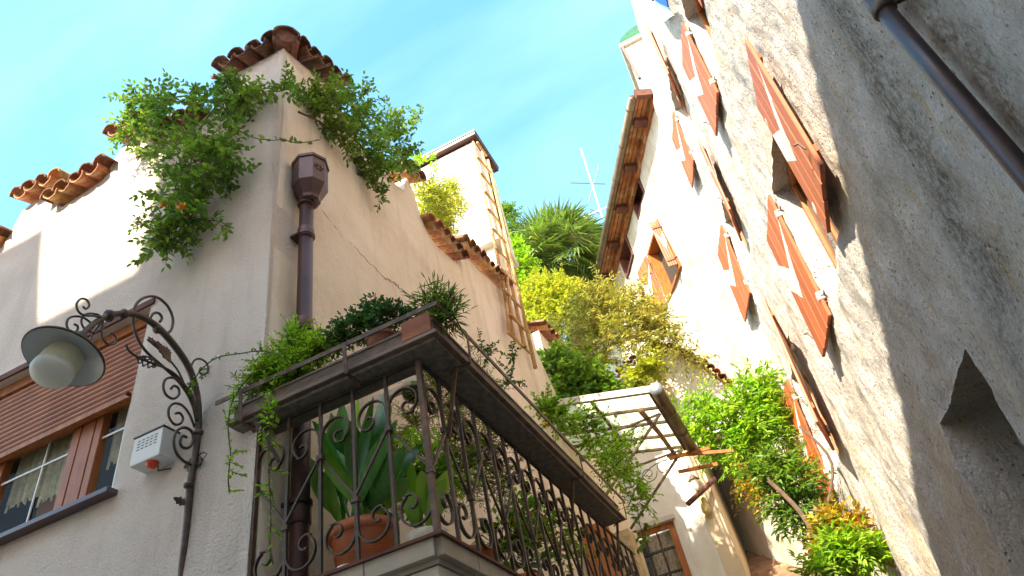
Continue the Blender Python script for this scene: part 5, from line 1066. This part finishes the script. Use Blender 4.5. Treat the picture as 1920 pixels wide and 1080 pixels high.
# aspidistra: each broad blade a piece of its own
AS = thing('aspidistra', 'large broad bladed plant with dark glossy leaves in the big terracotta pot', 'plant', (big[0], 2.9, zf+.27))
def blade(par, base, tip, w, bow, m=bladeM, n=12, name='leaf'):
    base = np.array(base, float); tip = np.array(tip, float); d = tip-base; L_ = np.linalg.norm(d); s_ = np.cross(d/L_, (rg_.normal(0, .4), -1, rg_.normal(0, .3))); s_ /= np.linalg.norm(s_); nn = np.cross(s_, d/L_); V = []
    for i in range(n+1):
        f = i/n; c = base+d*f+np.array([0, 0, bow])*math.sin(PI*f*.9)*L_+nn*.05*L_*math.sin(PI*f); ww = w*(.10+.0*f if f < .22 else math.sin(PI*min(1, ((f-.22)/.78)*.96+.04))**.75)+.003
        V += [c+s_*ww, c+nn*ww*.22, c-s_*ww]
    Fq = [(3*i+j, 3*i+j+1, 3*i+4+j, 3*i+3+j) for i in range(n) for j in (0, 1)]
    MB().add(V, Fq).build(name, m, par, True)
tips = [(585, 800), (600, 830), (620, 775), (640, 755), (655, 790), (672, 748), (690, 770), (700, 745), (722, 735), (735, 760), (745, 790), (760, 845), (795, 835), (780, 900), (575, 860), (640, 830), (710, 810), (610, 880), (735, 830), (665, 820), (690, 840), (750, 880)]
for i, (x, y) in enumerate(tips):
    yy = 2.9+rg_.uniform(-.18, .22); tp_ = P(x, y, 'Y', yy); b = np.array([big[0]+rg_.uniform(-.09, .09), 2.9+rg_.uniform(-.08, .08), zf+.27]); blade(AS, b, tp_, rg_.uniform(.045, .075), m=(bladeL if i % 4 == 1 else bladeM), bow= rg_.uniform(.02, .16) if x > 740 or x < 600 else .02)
DF = thing('spotted_leaf_plant', 'light green broad leaved plant in the white pot at the balcony corner', 'plant', (wc[0], 2.95, zf+.19))
for (x, y) in ((770, 870), (790, 885), (815, 875), (835, 900), (765, 920), (800, 915), (830, 935), (780, 945), (850, 880)): blade(DF, (wc[0]+rg_.uniform(-.04, .04), 2.95+rg_.uniform(-.04, .04), zf+.16), P(x, y, 'Y', 2.95+rg_.uniform(-.15, .2)), .045, .08, leafBo)
FS = vine('feathery_shrub', 'airy olive needled shrub filling the balcony behind the corner of the railing', 'shrub', [(790, 690, 30), (850, 720, 34), (820, 770, 34), (880, 780, 34), (840, 840, 30), (900, 850, 30), (780, 800, 22), (870, 900, 28), (930, 830, 24), (940, 900, 22), (900, 730, 22), (830, 700, 26), (860, 860, 26)], 'Y', 3.9, 52, .24, .055, 'narrow', leafF, None, 0, grav=.3, gap=.03, wig=.5)
st0 = P(800, 950, 'Y', 3.9); t_ = FS; MB().tube([(st0[0], 3.9, zf), tuple(st0), tuple(P(850, 800, 'Y', 3.9)), tuple(P(870, 720, 'Y', 3.9))], [.02, .016, .012, .006], 7).build('trunk', bark, t_)
GE = vine('geranium', 'green geranium with scattered red orange blooms along the alley side of the balcony', 'plant', [(980, 960, 26), (1000, 1000, 30), (1040, 1010, 26), (1060, 1040, 22), (1020, 970, 18), (950, 1000, 20)], 'X', -1.55, 40, .16, .06, 'small', leafB, None, 0, grav=.3, gap=.05)
for k in range(26):
    x, y = rg_.uniform(960, 1070), 0; y = rg_.uniform(940, 990)+(x-960)*.45; flower(GE, P(x, y, 'X', -1.5), .02, flowerR, 4)
vine('variegated_plant', 'soft light green bushy plant between the big pot and the corner post', 'plant', [(770, 880, 16), (800, 860, 18), (760, 920, 14), (830, 900, 14), (745, 850, 12)], 'Y', 3.15, 34, .16, .06, 'oval', leafB, None, 0, grav=.5, gap=.05)
vine('leafy_pot_plant', 'dark broad leaved plant low behind the railing after the terracotta bowl', 'plant', [(940, 1020, 18), (960, 1050, 20), (985, 1060, 16)], 'X', -1.55, 16, .14, .14, 'oval', leafD, leafAo, 30, grav=.4, gap=.09)
# cream wall lamp with black dome camera look
c = P(778, 735, 'X', -2.05); WL = thing('dome_camera', 'cream bodied wall fixture with a black dome seen through the railing top', 'camera', tuple(c))
MB().lathe([(.0, .11), (.075, .10), (.10, .06), (.105, 0), (.09, 0)], c, 24).build('body', M('cream_case', (.68, .62, .48), .5), WL, True)
MB().lathe([(.098, -.002), (.092, -.03), (.07, -.065), (.035, -.085), (0, -.09)], c, 24, caps=False).build('dome', black_p, WL, True)
MB().bar(c+np.array([0, 0, .07]), (XC, c[1], c[2]+.07), .05, .05).build('arm', whitewall, WL)
